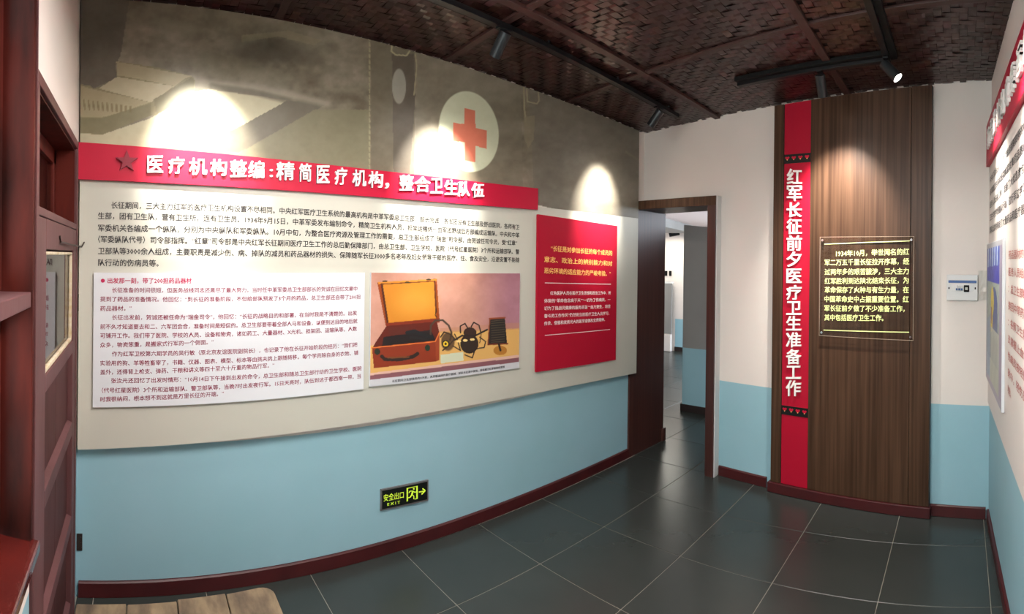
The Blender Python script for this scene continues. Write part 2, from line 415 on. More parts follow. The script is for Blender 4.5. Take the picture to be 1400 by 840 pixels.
# right wall
mb = MB(); mb.wbox(W_right, -1.75, 2.75, -.05, BL, 0, -.2); mb.cur = 1; mb.wbox(W_right, -1.75, 2.75, BL, 3.35, 0, -.2)
wall_right = struct(mb.build('wall_right', ['blue_paint', 'plaster']), 'right wall, white above blue, carrying a second graphic board')
# near wall with door and window openings
DX0, DX1, DZ = .21, 1.29, 2.37
WX0, WX1, WZ0, WZ1 = 1.29, 2.95, .95, 2.92
mb = MB()
def nb(x0, x1, z0, z1): mb.box((x0, YN - .25, z0), (x1, YN, z1))
nb(-.3, DX0, -.05, BL); nb(DX1, 3.4, -.05, BL); mb.cur = 1
nb(-.3, DX0, BL, 3.3); nb(DX1, 3.4, BL, WZ0); nb(WX1, 3.4, WZ0, 3.3); nb(WX0, WX1, WZ1, 3.3); nb(DX0, WX0, DZ, 3.3)
wall_near = struct(mb.build('wall_near', ['blue_paint', 'plaster']), 'wall with old panelled door and window, white above blue')

# ceiling: dark boards, woven mats, battens
mb = MB(); z = ceil_z
def cz(x, y, dz): return (x, y, ceil_z(x, y) + dz)
mb.hexa([cz(-.25, -2.75, .012), cz(3.4, -2.75, .012), cz(3.4, 2.2, .012), cz(-.25, 2.2, .012), cz(-.25, -2.75, .08), cz(3.4, -2.75, .08), cz(3.4, 2.2, .08), cz(-.25, 2.2, .08)])
ceiling = struct(mb.build('ceiling', 'ceiling_dark'), 'low ceiling covered with dark woven bamboo matting')
def yb(k, x): return [-1.42 - .05 * x, -.31 - .045 * x, .83 - .13 * x][k]
def weave(xa, xb, ya, yb_, seed):
    c = .046; r = random.Random(seed); V = []; F = []; C = []
    X0, Y0_ = xa, min(ya(xa), ya(xb)); nx = int((xb - xa) / c) + 1; ny = int((max(yb_(xa), yb_(xb)) - Y0_) / c) + 2
    base = np.array([.033, .0125, .0105])
    for j in range(ny):
        for i in range(nx):
            k = (i + j) % 4
            for hor in (0, 1):
                if hor and k != 0: continue
                if (not hor) and (j - i) % 4 != 1 - 1 + 2 - 0: pass
                if hor: x0, x1, y0, y1 = X0 + i * c, X0 + (i + 2) * c, Y0_ + j * c, Y0_ + (j + 1) * c
                else:
                    if (i + j) % 4 != 2: continue
                    x0, x1, y0, y1 = X0 + i * c, X0 + (i + 1) * c, Y0_ + (j - 0) * c, Y0_ + (j + 2) * c
                xm, ym = (x0 + x1) / 2, (y0 + y1) / 2
                if xm < xa or xm > xb or ym < ya(xm) or ym > yb_(xm): continue
                x0 = max(x0, xa); x1 = min(x1, xb)
                jx, jy = r.uniform(-.0015, .0015), r.uniform(-.0015, .0015); t1, t2 = r.uniform(-.003, .002), r.uniform(-.003, .002)
                n = len(V); g = .0012; S_ = [(0, .0018), (.2, -.0012), (.8, -.0012), (1, .0018)]
                col_ = base * r.uniform(.55, 1.45) * np.array([1, r.uniform(.85, 1.15), r.uniform(.8, 1.2)])
                if r.random() < .05: col_ = col_ * 1.7
                for t, dz in S_:
                    tl = t1 + (t2 - t1) * t
                    if hor:
                        xx = x0 + (x1 - x0) * t + jx
                        V += [cz(xx, y0 + g + jy, dz + tl), cz(xx, y1 - g + jy, dz + tl * .3)]
                    else:
                        yy = y0 + (y1 - y0) * t + jy
                        V += [cz(x1 - g + jx, yy, dz + tl), cz(x0 + g + jx, yy, dz + tl * .3)]
                    C += [col_, col_]
                for q in range(3): F.append((n + 2 * q, n + 2 * q + 1, n + 2 * q + 3, n + 2 * q + 2))
    me = bpy.data.meshes.new('woven_mat'); me.from_pydata(V, [], F); me.materials.append(MATS['bamboo'])
    at = me.color_attributes.new('art', 'FLOAT_COLOR', 'POINT')
    at.data.foreach_set('color', np.concatenate([np.array(C), np.ones((len(C), 1))], 1).reshape(-1)); me.update()
    link('woven_mat', me, ceiling, kind='stuff')
xs = [-.06, .80, 1.965, 3.2]
ys = [lambda x: -2.485, lambda x: yb(0, x), lambda x: yb(1, x), lambda x: yb(2, x), lambda x: YF(x)]
for a in range(3):
    for b in range(4): weave(xs[a], xs[a + 1], ys[b], ys[b + 1], a * 7 + b)
def strip(p, q, wd, th, dz, parent, name, m, bevel=.003):
    p = np.array(p, float); q = np.array(q, float); d = (q - p) / np.linalg.norm(q - p); n = np.array([-d[1], d[0]]) * wd / 2
    c4 = [p - n, q - n, q + n, p + n]; mb = MB()
    mb.hexa([cz(*c, dz - th) for c in c4] + [cz(*c, dz) for c in c4]); return mb.build(name, m, parent, bevel=bevel)
for x in (.80, 1.965): strip((x, -2.48), (x - .01, YF(x) - .005), .052, .022, .0, ceiling, 'batten', 'batten')
for k in range(3): strip((-.02, yb(k, 0)), (3.10, yb(k, 3.1)), .045, .016, .0, ceiling, 'batten', 'batten')

# baseboards
def skirting(W, s0, s1, name, label, n=1, h=.082, th=.018, o=0):
    mb = MB()
    for i in range(n):
        a = s0 + (s1 - s0) * i / n; b = s0 + (s1 - s0) * (i + 1) / n
        mb.add([W(a, .002, o), W(b, .002, o), W(b, .002, o + th), W(a, .002, o + th), W(a, h - .006, o + th), W(b, h - .006, o + th), W(b, h, o + th * .55), W(a, h, o + th * .55), W(a, h, o), W(b, h, o)],
               [(0, 1, 2, 3), (3, 2, 5, 4), (4, 5, 6, 7), (7, 6, 9, 8), (8, 9, 1, 0), (0, 3, 4, 7, 8), (1, 9, 6, 5, 2)])
    return struct(mb.build(name, 'baseboard_red'), label)
skirting(W_left, -2.47, 1.72, 'baseboard_left', 'glossy dark red baseboard under the long graphic board', 24)
skirting(W_far, .845, 1.30, 'baseboard_back', 'short dark red baseboard between doorway and wood panel')
skirting(W_far, 2.60, 3.0, 'baseboard_corner', 'short dark red baseboard between wood panel and right corner')
skirting(W_right, -1.54, 2.45, 'baseboard_right', 'dark red baseboard along the right wall')
skirting(W_near, -3.1, -1.31, 'baseboard_near', 'dark red baseboard under the old window')

# ================================================================== DOORWAY IN THE END WALL (dark veneer lining)
XJ = -.035
po = thing('trim_1', 'dark brown veneer lining framing the open doorway', 'doorway', (.4, 1.8, 0)); del po['category']; po['kind'] = 'structure'
hz0, hz1 = 2.285, 2.365
mb = MB(); mb.box((XJ - .02, 1.715, .0), (XJ + .012, 2.30, hz0)); mb.build('jamb_panel', 'veneer_red', po, bevel=.002)
mb = MB(); mb.hexa([(XJ - .01, 1.80, hz0), (DR + .05, 1.745, hz0), (DR + .05, 2.15, hz0), (XJ - .01, 2.28, hz0), (XJ - .01, 1.80, hz1), (DR + .05, 1.745, hz1), (DR + .05, 2.15, hz1), (XJ - .01, 2.28, hz1)]); mb.build('head_panel', 'veneer', po, bevel=.002)
mb = MB(); mb.hexa([(DR - .03, 1.748, 0), (DR + .05, 1.74, 0), (DR + .05, 2.14, 0), (DR - .03, 2.14, 0), (DR - .03, 1.748, hz0), (DR + .05, 1.74, hz0), (DR + .05, 2.14, hz0), (DR - .03, 2.14, hz0)]); mb.build('jamb_casing', 'veneer_red', po, bevel=.002)
mb = MB(); mb.box((DR + .052, 1.752, .001), (DR + .060, 1.838, hz1)); mb.build('lit_edge_strip', 'plastic_white', po)  # white strip paints in the light on the casing's side edge
mb = MB(); mb.box((XJ - .01, 2.27, .003), (XJ + .035, 2.315, .13)); mb.build('plinth_block', 'veneer_red', po, bevel=.003)

# ================================================================== PASSAGE BEYOND
PY = 3.31
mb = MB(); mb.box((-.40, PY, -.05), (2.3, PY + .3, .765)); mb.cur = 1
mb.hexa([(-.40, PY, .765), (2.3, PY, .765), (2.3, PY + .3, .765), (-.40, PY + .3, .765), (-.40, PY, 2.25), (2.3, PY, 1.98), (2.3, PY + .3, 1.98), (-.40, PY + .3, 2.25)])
struct(mb.build('wall_passage', ['blue_paint', 'grey_and_shaded_white']), 'white wall with shade painted in as grey, blue dado, seen through the doorway')
mb = MB(); mb.box((-.415, PY - .018, .002), (2.2, PY - .001, .085)); struct(mb.build('baseboard_passage', 'ceiling_dark'), 'black baseboard under the passage wall')
mb = MB(); mb.box((-2.66, 6.85, -.05), (-.3, 7.1, .65)); mb.cur = 1; mb.box((-2.66, 6.85, .65), (-.3, 7.1, 2.9)); mb.box((-3.6, 6.85, -.05), (-2.66, 7.1, 2.9))
struct(mb.build('wall_end', ['blue_paint', 'plaster']), 'pale end wall of the passage with blue dado')
mb = MB(); mb.box((-3.7, 2.1, -.05), (-3.5, 7.1, 2.9)); struct(mb.build('wall_passage_left', 'plaster'), 'left wall of the passage')
mb = MB(); mb.box((-3.6, 2.02, -.05), (-.26, 2.22, 2.9)); struct(mb.build('wall_passage_rear', 'plaster'), 'passage side of the long wall')
mb = MB(); mb.box((2.2, 2.0, -.05), (2.4, 3.3, 2.9)); struct(mb.build('wall_passage_right', 'plaster'), 'right end of the passage behind the end wall')
mb = MB(); mb.box((-3.7, 2.2, 2.50), (2.4, 7.2, 2.62)); struct(mb.build('ceiling_passage', 'far_ceiling'), 'pinkish ceiling of the passage')
a = at_z(907.6, 297.8, 2.50); b = at_z(968.6, 315, 2.50)
d = (b - a) / np.linalg.norm(b - a); n = np.array([d[1], -d[0], 0])
if n[0] > 0: n = -n
a2 = a - d * 1.2; b2 = a + d * 1.9
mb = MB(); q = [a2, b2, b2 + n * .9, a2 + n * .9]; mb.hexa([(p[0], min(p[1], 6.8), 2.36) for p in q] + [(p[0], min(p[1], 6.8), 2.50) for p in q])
struct(mb.build('beam_passage', 'grey_and_shaded_white'), 'grey boxed beam under the passage ceiling')
mb = MB(); mb.box((-2.66, 6.832, .002), (-.3, 6.849, .09)); struct(mb.build('baseboard_end', 'ceiling_dark'), 'black baseboard at the end of the passage')
# notice stand against the end wall
t = thing('notice_board', 'tall grey notice board standing at the far end of the passage', 'board', (-2.9, 6.75, 0))
mb = MB(); mb.box((-3.2, 6.74, .35), (-2.69, 6.78, 1.36)); mb.build('board_face', 'grey_and_shaded_white', t)
mb = MB(); mb.box((-3.22, 6.735, 1.36), (-2.67, 6.785, 1.40)); mb.build('top_rail', 'plastic_white', t)
mb = MB(); mb.box((-3.2, 6.72, .0), (-2.69, 6.80, .34)); mb.build('base', 'plaster', t, bevel=.01)
t = thing('wall_switch', 'pair of small black switches above the far notice board', 'switch', (-2.83, 6.84, 1.56))
for x in (-2.88, -2.78):
    mb = MB(); mb.box((x - .025, 6.825, 1.51), (x + .025, 6.849, 1.61)); mb.build('switch_plate', 'plastic_black', t, bevel=.004)
t = thing('surveillance_camera', 'small black surveillance camera high in the passage corner', 'camera', (-2.60, 6.8, 2.36))
mb = MB(); mb.cyl((-2.68, 6.62, 2.33), (-2.52, 6.74, 2.37), .045, 14); mb.build('camera_body', 'plastic_black', t)
mb = MB(); mb.cyl((-2.58, 6.72, 2.36), (-2.56, 6.85, 2.40), .02, 8); mb.build('bracket', 'plastic_black', t)

# ================================================================== OLD DOOR IN THE NEAR WALL
def nx(o, x0, x1, y0, y1, z0, z1, name, m, bevel=.003, label=None):
    mb = MB(); mb.box((x0, y0, z0), (x1, y1, z1)); return mb.build(name, m, o, bevel=bevel, label=label)
D = thing('door_1', 'old mauve painted panelled door with one glass pane and transom light', 'door', (.75, YN, 0)); del D['category']; D['kind'] = 'structure'
fr = MB(); fr.box((.205, YN - .14, 0), (.245, YN + .012, 2.33)); fr.box((1.235, YN - .14, 0), (1.285, YN + .012, 2.33)); fr.box((.205, YN - .14, 2.33), (1.285, YN + .012, 2.37)); fr.build('door_frame', 'mauve_wood', D, bevel=.003)
fr = MB(); fr.box((.247, YN - .139, 1.95), (.252, YN - .002, 2.326)); fr.box((.247, YN - .139, 2.322), (1.233, YN - .002, 2.329)); fr.build('reveal_lining', 'dark_gloss_wood', D)
ta = MB()
for x0, x1 in ((.25, .31), (.72, .77), (1.18, 1.235)): ta.box((x0, YN - .13, 1.95), (x1, YN - .095, 2.32))
ta.box((.25, YN - .13, 1.95), (1.235, YN - .095, 1.99)); ta.box((.25, YN - .13, 2.25), (1.235, YN - .095, 2.32)); ta.build('transom_sash', 'dark_gloss_wood', D, bevel=.003)
for x0, x1 in ((.312, .718), (.772, 1.178)): nx(D, x0, x1, YN - .115, YN - .110, 1.992, 2.248, 'pane', 'grime_glass', 0)
# leaf
LY0, LY1 = YN - .035, YN + .008
st = MB(); st.box((.25, LY0, .02), (.345, LY1, 1.93)); st.box((1.085, LY0, .02), (1.228, LY1, 1.93)); st.build('stile', 'mauve_wood', D, bevel=.004)
for z0, z1 in ((1.82, 1.93), (1.335, 1.40), (.94, 1.01), (.49, .56), (.02, .14)):
    mb = MB(); mb.add([(.345, LY0, z0), (1.085, LY0, z0), (1.085, LY1, z0 + .008), (.345, LY1, z0 + .008), (.345, LY0, z1 + (.022 if z1 < 1.2 else 0)), (1.085, LY0, z1 + (.022 if z1 < 1.2 else 0)), (1.085, LY1, z1), (.345, LY1, z1)],
                      [(0, 3, 2, 1), (4, 5, 6, 7), (0, 1, 5, 4), (1, 2, 6, 5), (2, 3, 7, 6), (3, 0, 4, 7)]); mb.build('rail', 'mauve_wood', D, bevel=.002)
nx(D, .347, 1.083, YN - .018, YN - .014, 1.402, 1.818, 'pane', 'glass', 0)
mb = MB()
for x0, x1, z0, z1 in ((.345, .358, 1.40, 1.82), (1.072, 1.085, 1.40, 1.82), (.345, 1.085, 1.40, 1.416), (.345, 1.085, 1.808, 1.82)): mb.box((x0, YN - .014, z0), (x1, YN + .002, z1))
mb.build('putty', 'scraped_wood', D, bevel=.004, label='pale chipped putty around the glass')
for z0, z1 in ((1.0, 1.345), (.55, .95), (.13, .50)):
    for x0, x1 in ((.345, .70), (.703, 1.085)): nx(D, x0, x1, LY0 + .002, YN - .016, z0, z1, 'door_panel', 'panel_wood', .002)
nx(D, .246, 1.234, YN - .10, YN + .010, 1.932, 1.96, 'transom_bar', 'mauve_wood', .003)
nx(D, .2, 1.28, YN - .245, YN - .145, -.03, 2.36, 'outside_blocker', 'dark_gloss_wood', 0)  # added dark board behind the door, blocks outdoor light from the panes
for yy, zz in ((742, .0), (414, 0)):
    p = at_left(110.5, yy, .004); mb = MB(); s = p[1]
    mb.wbox(W_left, s - .022, s + .008, p[2] - .045, p[2] + .045, .0, .004); h = mb.build('hinge', 'rust_metal', D)
    mb = MB()
    for k in (-.028, 0, .028): mb.cyl(W_left(s, p[2] + k, .004), W_left(s, p[2] + k, .0052), .0035, 8)
    mb.build('screw', 'chrome', h)
p0 = at_near(83, 331, .015); p1 = at_left(116, 330, .02); p1b = p0 + (np.array([.26, -2.46, p0[2]]) - p0) * 1.0
mb = MB(); mb.tube([p0, (.2, YN + .03, p0[2] - .01), p1], .004); mb.tube([at_near(83, 331, .01), at_near(82, 323, .012)], .003); mb.build('hook', 'rust_metal', D, smooth=True)

# ================================================================== OLD WINDOW
Wd = thing('window_1', 'old dark red window with sashes in a deep frame at far left', 'window', (2.1, YN, WZ0)); del Wd['category']; Wd['kind'] = 'structure'
mb = MB(); mb.box((1.295, YN - .17, WZ0 + .005), (1.320, YN + .010, WZ1)); mb.build('side_reveal', 'dark_gloss_wood', Wd, bevel=.002)
mb = MB(); mb.box((2.90, YN - .17, WZ0 + .005), (2.945, YN + .010, WZ1)); mb.build('side_reveal', 'dark_gloss_wood', Wd, bevel=.002)
mb = MB(); mb.box((1.286, YN - .02, .93), (1.297, YN + .016, 2.9)); mb.build('edge_moulding', 'mauve_wood', Wd, bevel=.002)
mb = MB(); mb.box((1.322, YN - .17, WZ1 - .05), (2.90, YN + .010, WZ1 - .002)); mb.build('head_reveal', 'dark_gloss_wood', Wd, bevel=.002)
mb = MB(); mb.add([(1.30, YN - .20, .99), (2.99, YN - .20, .99), (2.99, YN + .035, .965), (1.30, YN + .035, .965), (1.30, YN - .20, .93), (2.99, YN - .20, .93), (2.99, YN + .035, .93), (1.30, YN + .035, .93)],
                  [(0, 1, 2, 3), (4, 7, 6, 5), (0, 4, 5, 1), (1, 5, 6, 2), (2, 6, 7, 3), (3, 7, 4, 0)]); mb.build('window_sill', 'sill_lacquer', Wd, bevel=.006)
mb = MB(); mb.box((1.321, YN - .10, 1.655), (2.899, YN + .006, 1.70)); mb.build('transom_bar', 'mauve_wood', Wd, bevel=.003)
SY0, SY1 = YN - .125, YN - .082
w4 = (2.895 - 1.325) / 4
for lvl, (za, zb_) in enumerate(((.995, 1.652), (1.703, 2.865))):
    for k in range(4):
        xa = 1.325 + w4 * k; xb = xa + w4 - .003
        sa = MB(); f_ = .045
        sa.box((xa, SY0, za), (xa + f_, SY1, zb_)); sa.box((xb - f_, SY0, za), (xb, SY1, zb_)); sa.box((xa + f_, SY0, za), (xb - f_, SY1, za + .06)); sa.box((xa + f_, SY0, zb_ - .05), (xb - f_, SY1, zb_))
        bars = [1.30] if lvl == 0 else [2.08, 2.46]
        for bz in bars: sa.box((xa + f_, SY0 + .006, bz - .012), (xb - f_, SY1 - .006, bz + .012))
        s_ = sa.build('sash', 'dark_gloss_wood', Wd, bevel=.003)
        nx(s_, xa + f_ - .004, xb - f_ + .004, SY0 + .018, SY0 + .022, za + .056, zb_ - .046, 'pane', 'grime_glass', 0)

# ================================================================== LONG GRAPHIC BOARD (left wall)
OB = .045
gb = thing('graphic_board', 'long printed board, sepia mural above cream field, covering the left wall', 'display board', (OB, -.3, 0))
mid_top = [(107, 194), (250, 205), (350, 216), (550, 236), (736, 258)]
cream, ci = slab('L', [(107, 240), (350, 255), (700, 276)], [(108, 616), (350, 598), (525, 573), (700, 546), (870, 510)], .004, OB, 'cream_panel', 'board_cream', gb, 40, (1, 2), s1=sz('L', 870, 510, OB)[0], s0=sz('L', 107, 500, OB)[0])
SL0, SL1 = ci['a'], ci['b']
cb_m, _ = fitline('L', [(737, 281), (871, 314)], OB, 1)
zcut = lambda s: np.polyval(cb_m, s)
cban, _ = fitline('L', mid_top, OB, 2)
# upper field of cream to the right of the banner is part of the print; the mural sheet runs from there to the ceiling
sB = sz('L', 736, 258, OB)[0]
def mural_bottom(s): return float(np.polyval(ci['ct'], s)) - .01 if s < sB else float(np.polyval(ci['ct'], s)) - .01
def mural_top(s): return ceil_z(OB, s) - .020
def paint_mural(X, Y, info):
    n1 = fbm(X / 38, Y / 22, 3); n2 = fbm(X / 9, Y / 9, 8)
    A = Art(X, Y, (112, 104, 88)); A.C += ((n1 - .5) * 60 + (n2 - .5) * 16)[..., None]
    A.poly([(104, -20), (180, -20), (165, 75), (158, 90), (160, 106), (125, 122), (104, 112)], (84, 78, 68), .8)
    A.ell(300, 30, 120, 14, (118, 110, 90), .1, .35, .9); A.ell(320, 95, 60, 16, (120, 114, 94), .25, .5, .9); A.ell(240, 38, 30, 8, (122, 116, 98), .3, .6, .9)
    A.poly([(330, 48), (395, 42), (440, 55), (430, 62), (380, 50), (330, 58)], (132, 124, 100), .6); A.ell(370, 70, 55, 14, (80, 74, 62), .1, .6, .8)
    A.poly([(107, 176), (140, 184), (205, 162), (262, 126), (285, 122), (392, 137), (355, 166), (262, 204), (107, 198)], (165, 158, 132))
    A.poly([(392, 138), (450, 140), (430, 152), (325, 209), (258, 204), (330, 172)], (96, 90, 76))
    A.poly([(430, 150), (506, 150), (506, 246), (318, 215)], (114, 109, 86), .9)
    A.line([(262, 108), (300, 115), (350, 120), (400, 130), (448, 142)], 9, (140, 133, 118), .8, 6)
    A.line([(290, 118), (345, 126), (395, 138)], 8, (92, 86, 72), .7, 4)
    # instrument tray
    A.poly([(104, 115), (122, 117), (128, 121), (142, 118), (160, 105), (159, 84), (215, 92), (262, 104), (266, 108), (266, 122), (262, 131), (212, 158), (207, 158), (150, 180), (136, 184), (104, 182)], (120, 112, 84))
    A.poly([(159, 84), (262, 104), (254, 107), (238, 118), (200, 110), (160, 103)], (146, 136, 108)); A.poly([(135, 121), (160, 105), (238, 118), (206, 140)], (160, 150, 124))
    A.poly([(104, 116), (128, 122), (206, 140), (150, 158), (136, 161), (104, 160)], (142, 132, 104)); A.poly([(210, 136), (262, 106), (266, 110), (264, 127), (214, 157)], (106, 99, 74))
    A.poly([(104, 161), (138, 162), (207, 141), (207, 158), (140, 184), (104, 182)], (108, 101, 74))
    for k in range(12): A.line([(108 + 6.4 * k, 136 + .9 * k), (110 + 6.2 * k, 149 + .4 * k)], 2.2, (104, 92, 62), .8)
    A.poly([(225, 156), (280, 138), (262, 136), (216, 158)], (120, 114, 92))
    # satchel
    for k in range(24): A.line([(505, 50 + k * 8), (505.5, 55 + k * 8)], 1.8, (150, 143, 112), .8)
    A.poly([(507, 40), (568, 55), (566, 240), (507, 240)], (96, 88, 72), .75)
    A.poly([(536, 74), (566, 74), (568, 130), (560, 240), (538, 240)], (78, 70, 60), .8)
    A.line([(536, 58), (535, 70), (541, 75), (556, 76), (560, 70), (561, 60)], 2.2, (150, 142, 112)); A.line([(566, 62), (570, 90), (566, 130)], 1.6, (140, 132, 104))
    A.ell(545.5, 118, 9.5, 24, (138, 134, 122), 0, 1, .1)
    A.poly([(570, 60), (712, 110), (715, 260), (568, 240)], (112, 105, 90), .55)
    A.ell(641, 180, 40.5, 55.5, (180, 182, 156), -.16, 1, .03)
    A.poly([(635, 147.5), (650, 151), (650, 175), (666, 179), (665.5, 204), (650, 199.5), (650, 222), (635.5, 220), (635, 195), (619.5, 192.5), (619.5, 167.5), (635, 170)], (190, 106, 84))
    A.poly([(722, 120), (800, 140), (880, 180), (880, 330), (732, 300), (727, 200)], (104, 98, 88), .6)
    A.line([(716, 112), (717, 150), (720, 172)], 2.4, (140, 132, 106)); A.line([(720, 122), (721, 139), (734, 142), (737, 138), (736, 126)], 2, (146, 138, 112), .9)
    A.poly([(716, 160), (731, 158), (730, 190), (722, 203), (717, 190)], (126, 118, 96), .8); A.line([(856, 208), (878, 222)], 3, (120, 114, 92), .6, 2)
    A.C += ((n2 - .5) * 10)[..., None]
    P, S = info
    zc = np.polyval(cb_m, S)[None, :] ; low = (P[..., 2] < zc) & (S[None, :] > sB - .05)
    A.C[low] = (200, 196, 182)
    return A.C
art_sheet('mural_print', W_left, SL0, SL1, mural_top, mural_bottom, OB + .001, 720, 190, paint_mural, gb, 'sepia mural print of an instrument tray and a satchel with a red cross')
bk = MB(); N = 40; V = []; F = []
for i in range(N + 1):
    s = SL0 + (SL1 - SL0) * i / N; V += [W_left(s, mural_bottom(s) + .012, .004), W_left(s, mural_bottom(s) + .012, OB), W_left(s, mural_top(s), OB), W_left(s, mural_top(s), .004)]
for i in range(N): k = 4 * i; F += [(k + 1, k + 5, k + 6, k + 2), (k, k + 3, k + 7, k + 4), (k + 2, k + 6, k + 7, k + 3), (k, k + 4, k + 5, k + 1)]
F += [(0, 1, 2, 3), (4 * N, 4 * N + 3, 4 * N + 2, 4 * N + 1)]; bk.add(V, F); bk.build('backing', 'board_cream', gb)
# body text
O1 = OB + .0012
L1 = ["长征期间，三大主力红军的医疗卫生机构设置不尽相同。中央红军医疗卫生系统的最高机构是中革军委总卫生部，部长贺诚，各军团设有卫生部及野战医院，各师有卫",
"生部，团有卫生队，营有卫生所，连有卫生员。1934年9月15日，中革军委发布编制命令，精简卫生机构人员，担架运输统一由军团野战后方部编成运输队，中央和中革",
"军委机关各编成一个纵队，分别为中央纵队和军委纵队。10月中旬，为整合医疗资源及管理工作的需要，总卫生部组成了“瑞金”司令部。由贺诚任司令员，受“红章”",
"（军委纵队代号）司令部指挥。“红章”司令部是中央红军长征期间医疗卫生工作的总后勤保障部门，由总卫生部、卫生学校、医院（代号红星医院）3个所和运输部队、警",
"卫部队等3000余人组成，主要职责是减少伤、病、掉队的减员和药品器材的损失、保障随军长征3000多名老年及妇女领导干部的医疗、住、食及安全，沿途安置不能随",
"队行动的伤病员等。"]
P1 = [((152, 284.5), (377, 291.6), (710, 313.7)), ((134, 299), (377, 305.8), (710, 324.7)), ((134, 315.7), (377, 321), (707, 335.5)), ((134, 331), (377, 336), (710, 347.4)), ((134, 347), (377, 350.7), (710, 358.5)), ((134, 363), None, (217, 364))]
for s, (a, m_, b) in zip(L1, P1): text_line(gb, 'L', s, a, b, .0385, O1, .014, mid=m_)

# ---- title banner
bn = thing('title_banner', 'long crimson banner with raised white title characters over the cream field', 'banner', (.08, -1, 2.2))
OT = OB + .022
_, bi = slab('L', mid_top, [(107, 245), (350, 258), (550, 272), (735, 287)], OB + .002, OT, 'banner_board', 'banner_red', bn, 36, (2, 2))
cs = sz('L', 173.5, 221, OT); st_ = []
for k in range(10):
    r_ = .058 if k % 2 == 0 else .023; a = R(90 + 36 * k); st_.append((cs[0] + r_ * math.cos(a), cs[1] + r_ * math.sin(a)))
mb = MB(); mb.prism(W_left, st_, OT, OT + .014); mb.build('star', 'star_red', bn, label='dark red five pointed star')
TT = [('医', 201, 223), ('疗', 230, 252), ('机', 258, 283), ('构', 287, 310), ('整', 314, 337), ('编', 339, 361), ('：', 368, 372.5), ('精', 377, 402), ('简', 408, 425), ('医', 432, 450), ('疗', 457, 474), ('机', 481, 500), ('构', 503, 523), ('，', 525.5, 531), ('整', 545, 564.5), ('合', 566, 587), ('卫', 587.5, 604.5), ('生', 607, 624.5), ('队', 625.5, 641.5), ('伍', 644, 661)]
tl = lambda x: np.interp(x, [201, 310, 402, 530, 661], [213, 218.5, 222.5, 236.5, 251.5]); bl = lambda x: np.interp(x, [201, 310, 402, 530, 661], [236, 241.5, 247.5, 258.5, 271])
for ch, x0, x1 in TT:
    mb = MB(); y0a, y1a = tl((x0 + x1) / 2), bl((x0 + x1) / 2)
    if ch == '：': y0a += 10.5; y1a -= 3
    if ch == '，': y0a += 14; y1a += 0
    char_box(mb, 'L', ch, x0, y0a, x1, y1a, OT + .0005, .015, .012); mb.build('character', 'letter_white', bn)

# ---- pale text panel
tp = thing('text_panel', 'pale grey panel of maroon text at lower left of the board', 'text panel', (.07, -1.6, 1.3))
OP = OB + .014
slab('L', [(128, 373), (497, 373)], [(127, 557.5), (499, 532)], OB + .002, OP, 'panel_board', 'board_pale', tp, 20)
O2 = OP + .0008
text_line(tp, 'L', '出发那一刻，带了200担药品器材', (147, 387), (262, 387), .031, O2, .018, m='ink_red'); mb = MB()
c = sz('L', 140.6, 384, O2); mb.prism(W_left, [(c[0] + .0105 * math.cos(i * .5236), c[1] + .0105 * math.sin(i * .5236)) for i in range(12)], O2, O2 + .0003)
mb.build('bullet', 'ink_red', tp)
L2 = [("长征准备的时间很短，但医务战线同志还是尽了最大努力。当时任中革军委总卫生部部长的贺诚在回忆文章中", (153, 399.7), (488.6, 397.4)),
("提到了药品的准备情况。他回忆：“到长征的准备阶段，不但给部队预发了3个月的药品，总卫生部还自带了200担", (137, 412), (493, 408.6)),
("药品器材。”", (137, 425), (180, 424.5)),
("长征出发前，贺诚还被任命为“瑞金司令”，他回忆：“长征的战略目的和部署，在当时我是不清楚的。出发", (153, 437), (488, 430.7)),
("前不久才知道要去和二、六军团会合，准备时间是短促的。总卫生部要带着全部人马和设备，以便到达目的地后就", (137, 449.7), (488.6, 441.7)),
("可铺开工作。我们带了医院、学校的人员、设备和物资，诸如药工、大量器材、X光机、担架团、运输队等，人数", (137, 462), (488, 452.2)),
("众多，物资笨重，是搬家式行军的一个侧面。”", (137, 475), (292, 470.5)),
("作为红军卫校第六期学员的吴行敏（原北京友谊医院副院长），也记录了他在长征开始阶段的经历：“我们把", (153, 487), (488.6, 474)),
("实验用的狗、羊等牲畜宰了，书籍、仪器、图表、模型、标本等由挑夫挑上跟随转移。每个学员除自身的衣物、铺", (137, 499.7), (489.6, 485)),
("盖外，还得背上枪支、弹药、干粮和讲义等四十至六十斤重的物品行军。”", (137, 512), (375, 502.3)),
("张汝光还回忆了出发时情形：“10月14日下午接到出发的命令，总卫生部和随总卫生部行动的卫生学校、医院", (152, 523.6), (494.3, 506.4)),
("（代号红星医院）3个所和运输部队、警卫部队等，当晚7时出发夜行军。15日天亮时，队伍到达于都西南一带。当", (139, 536.9), (493.3, 516.9)),
("时我很纳闷，根本想不到这就是万里长征的开端。”", (137, 549.3), (306, 541))]
for s, a, b in L2: text_line(tp, 'L', s, a, b, .0285, O2, .010, m='ink_maroon')

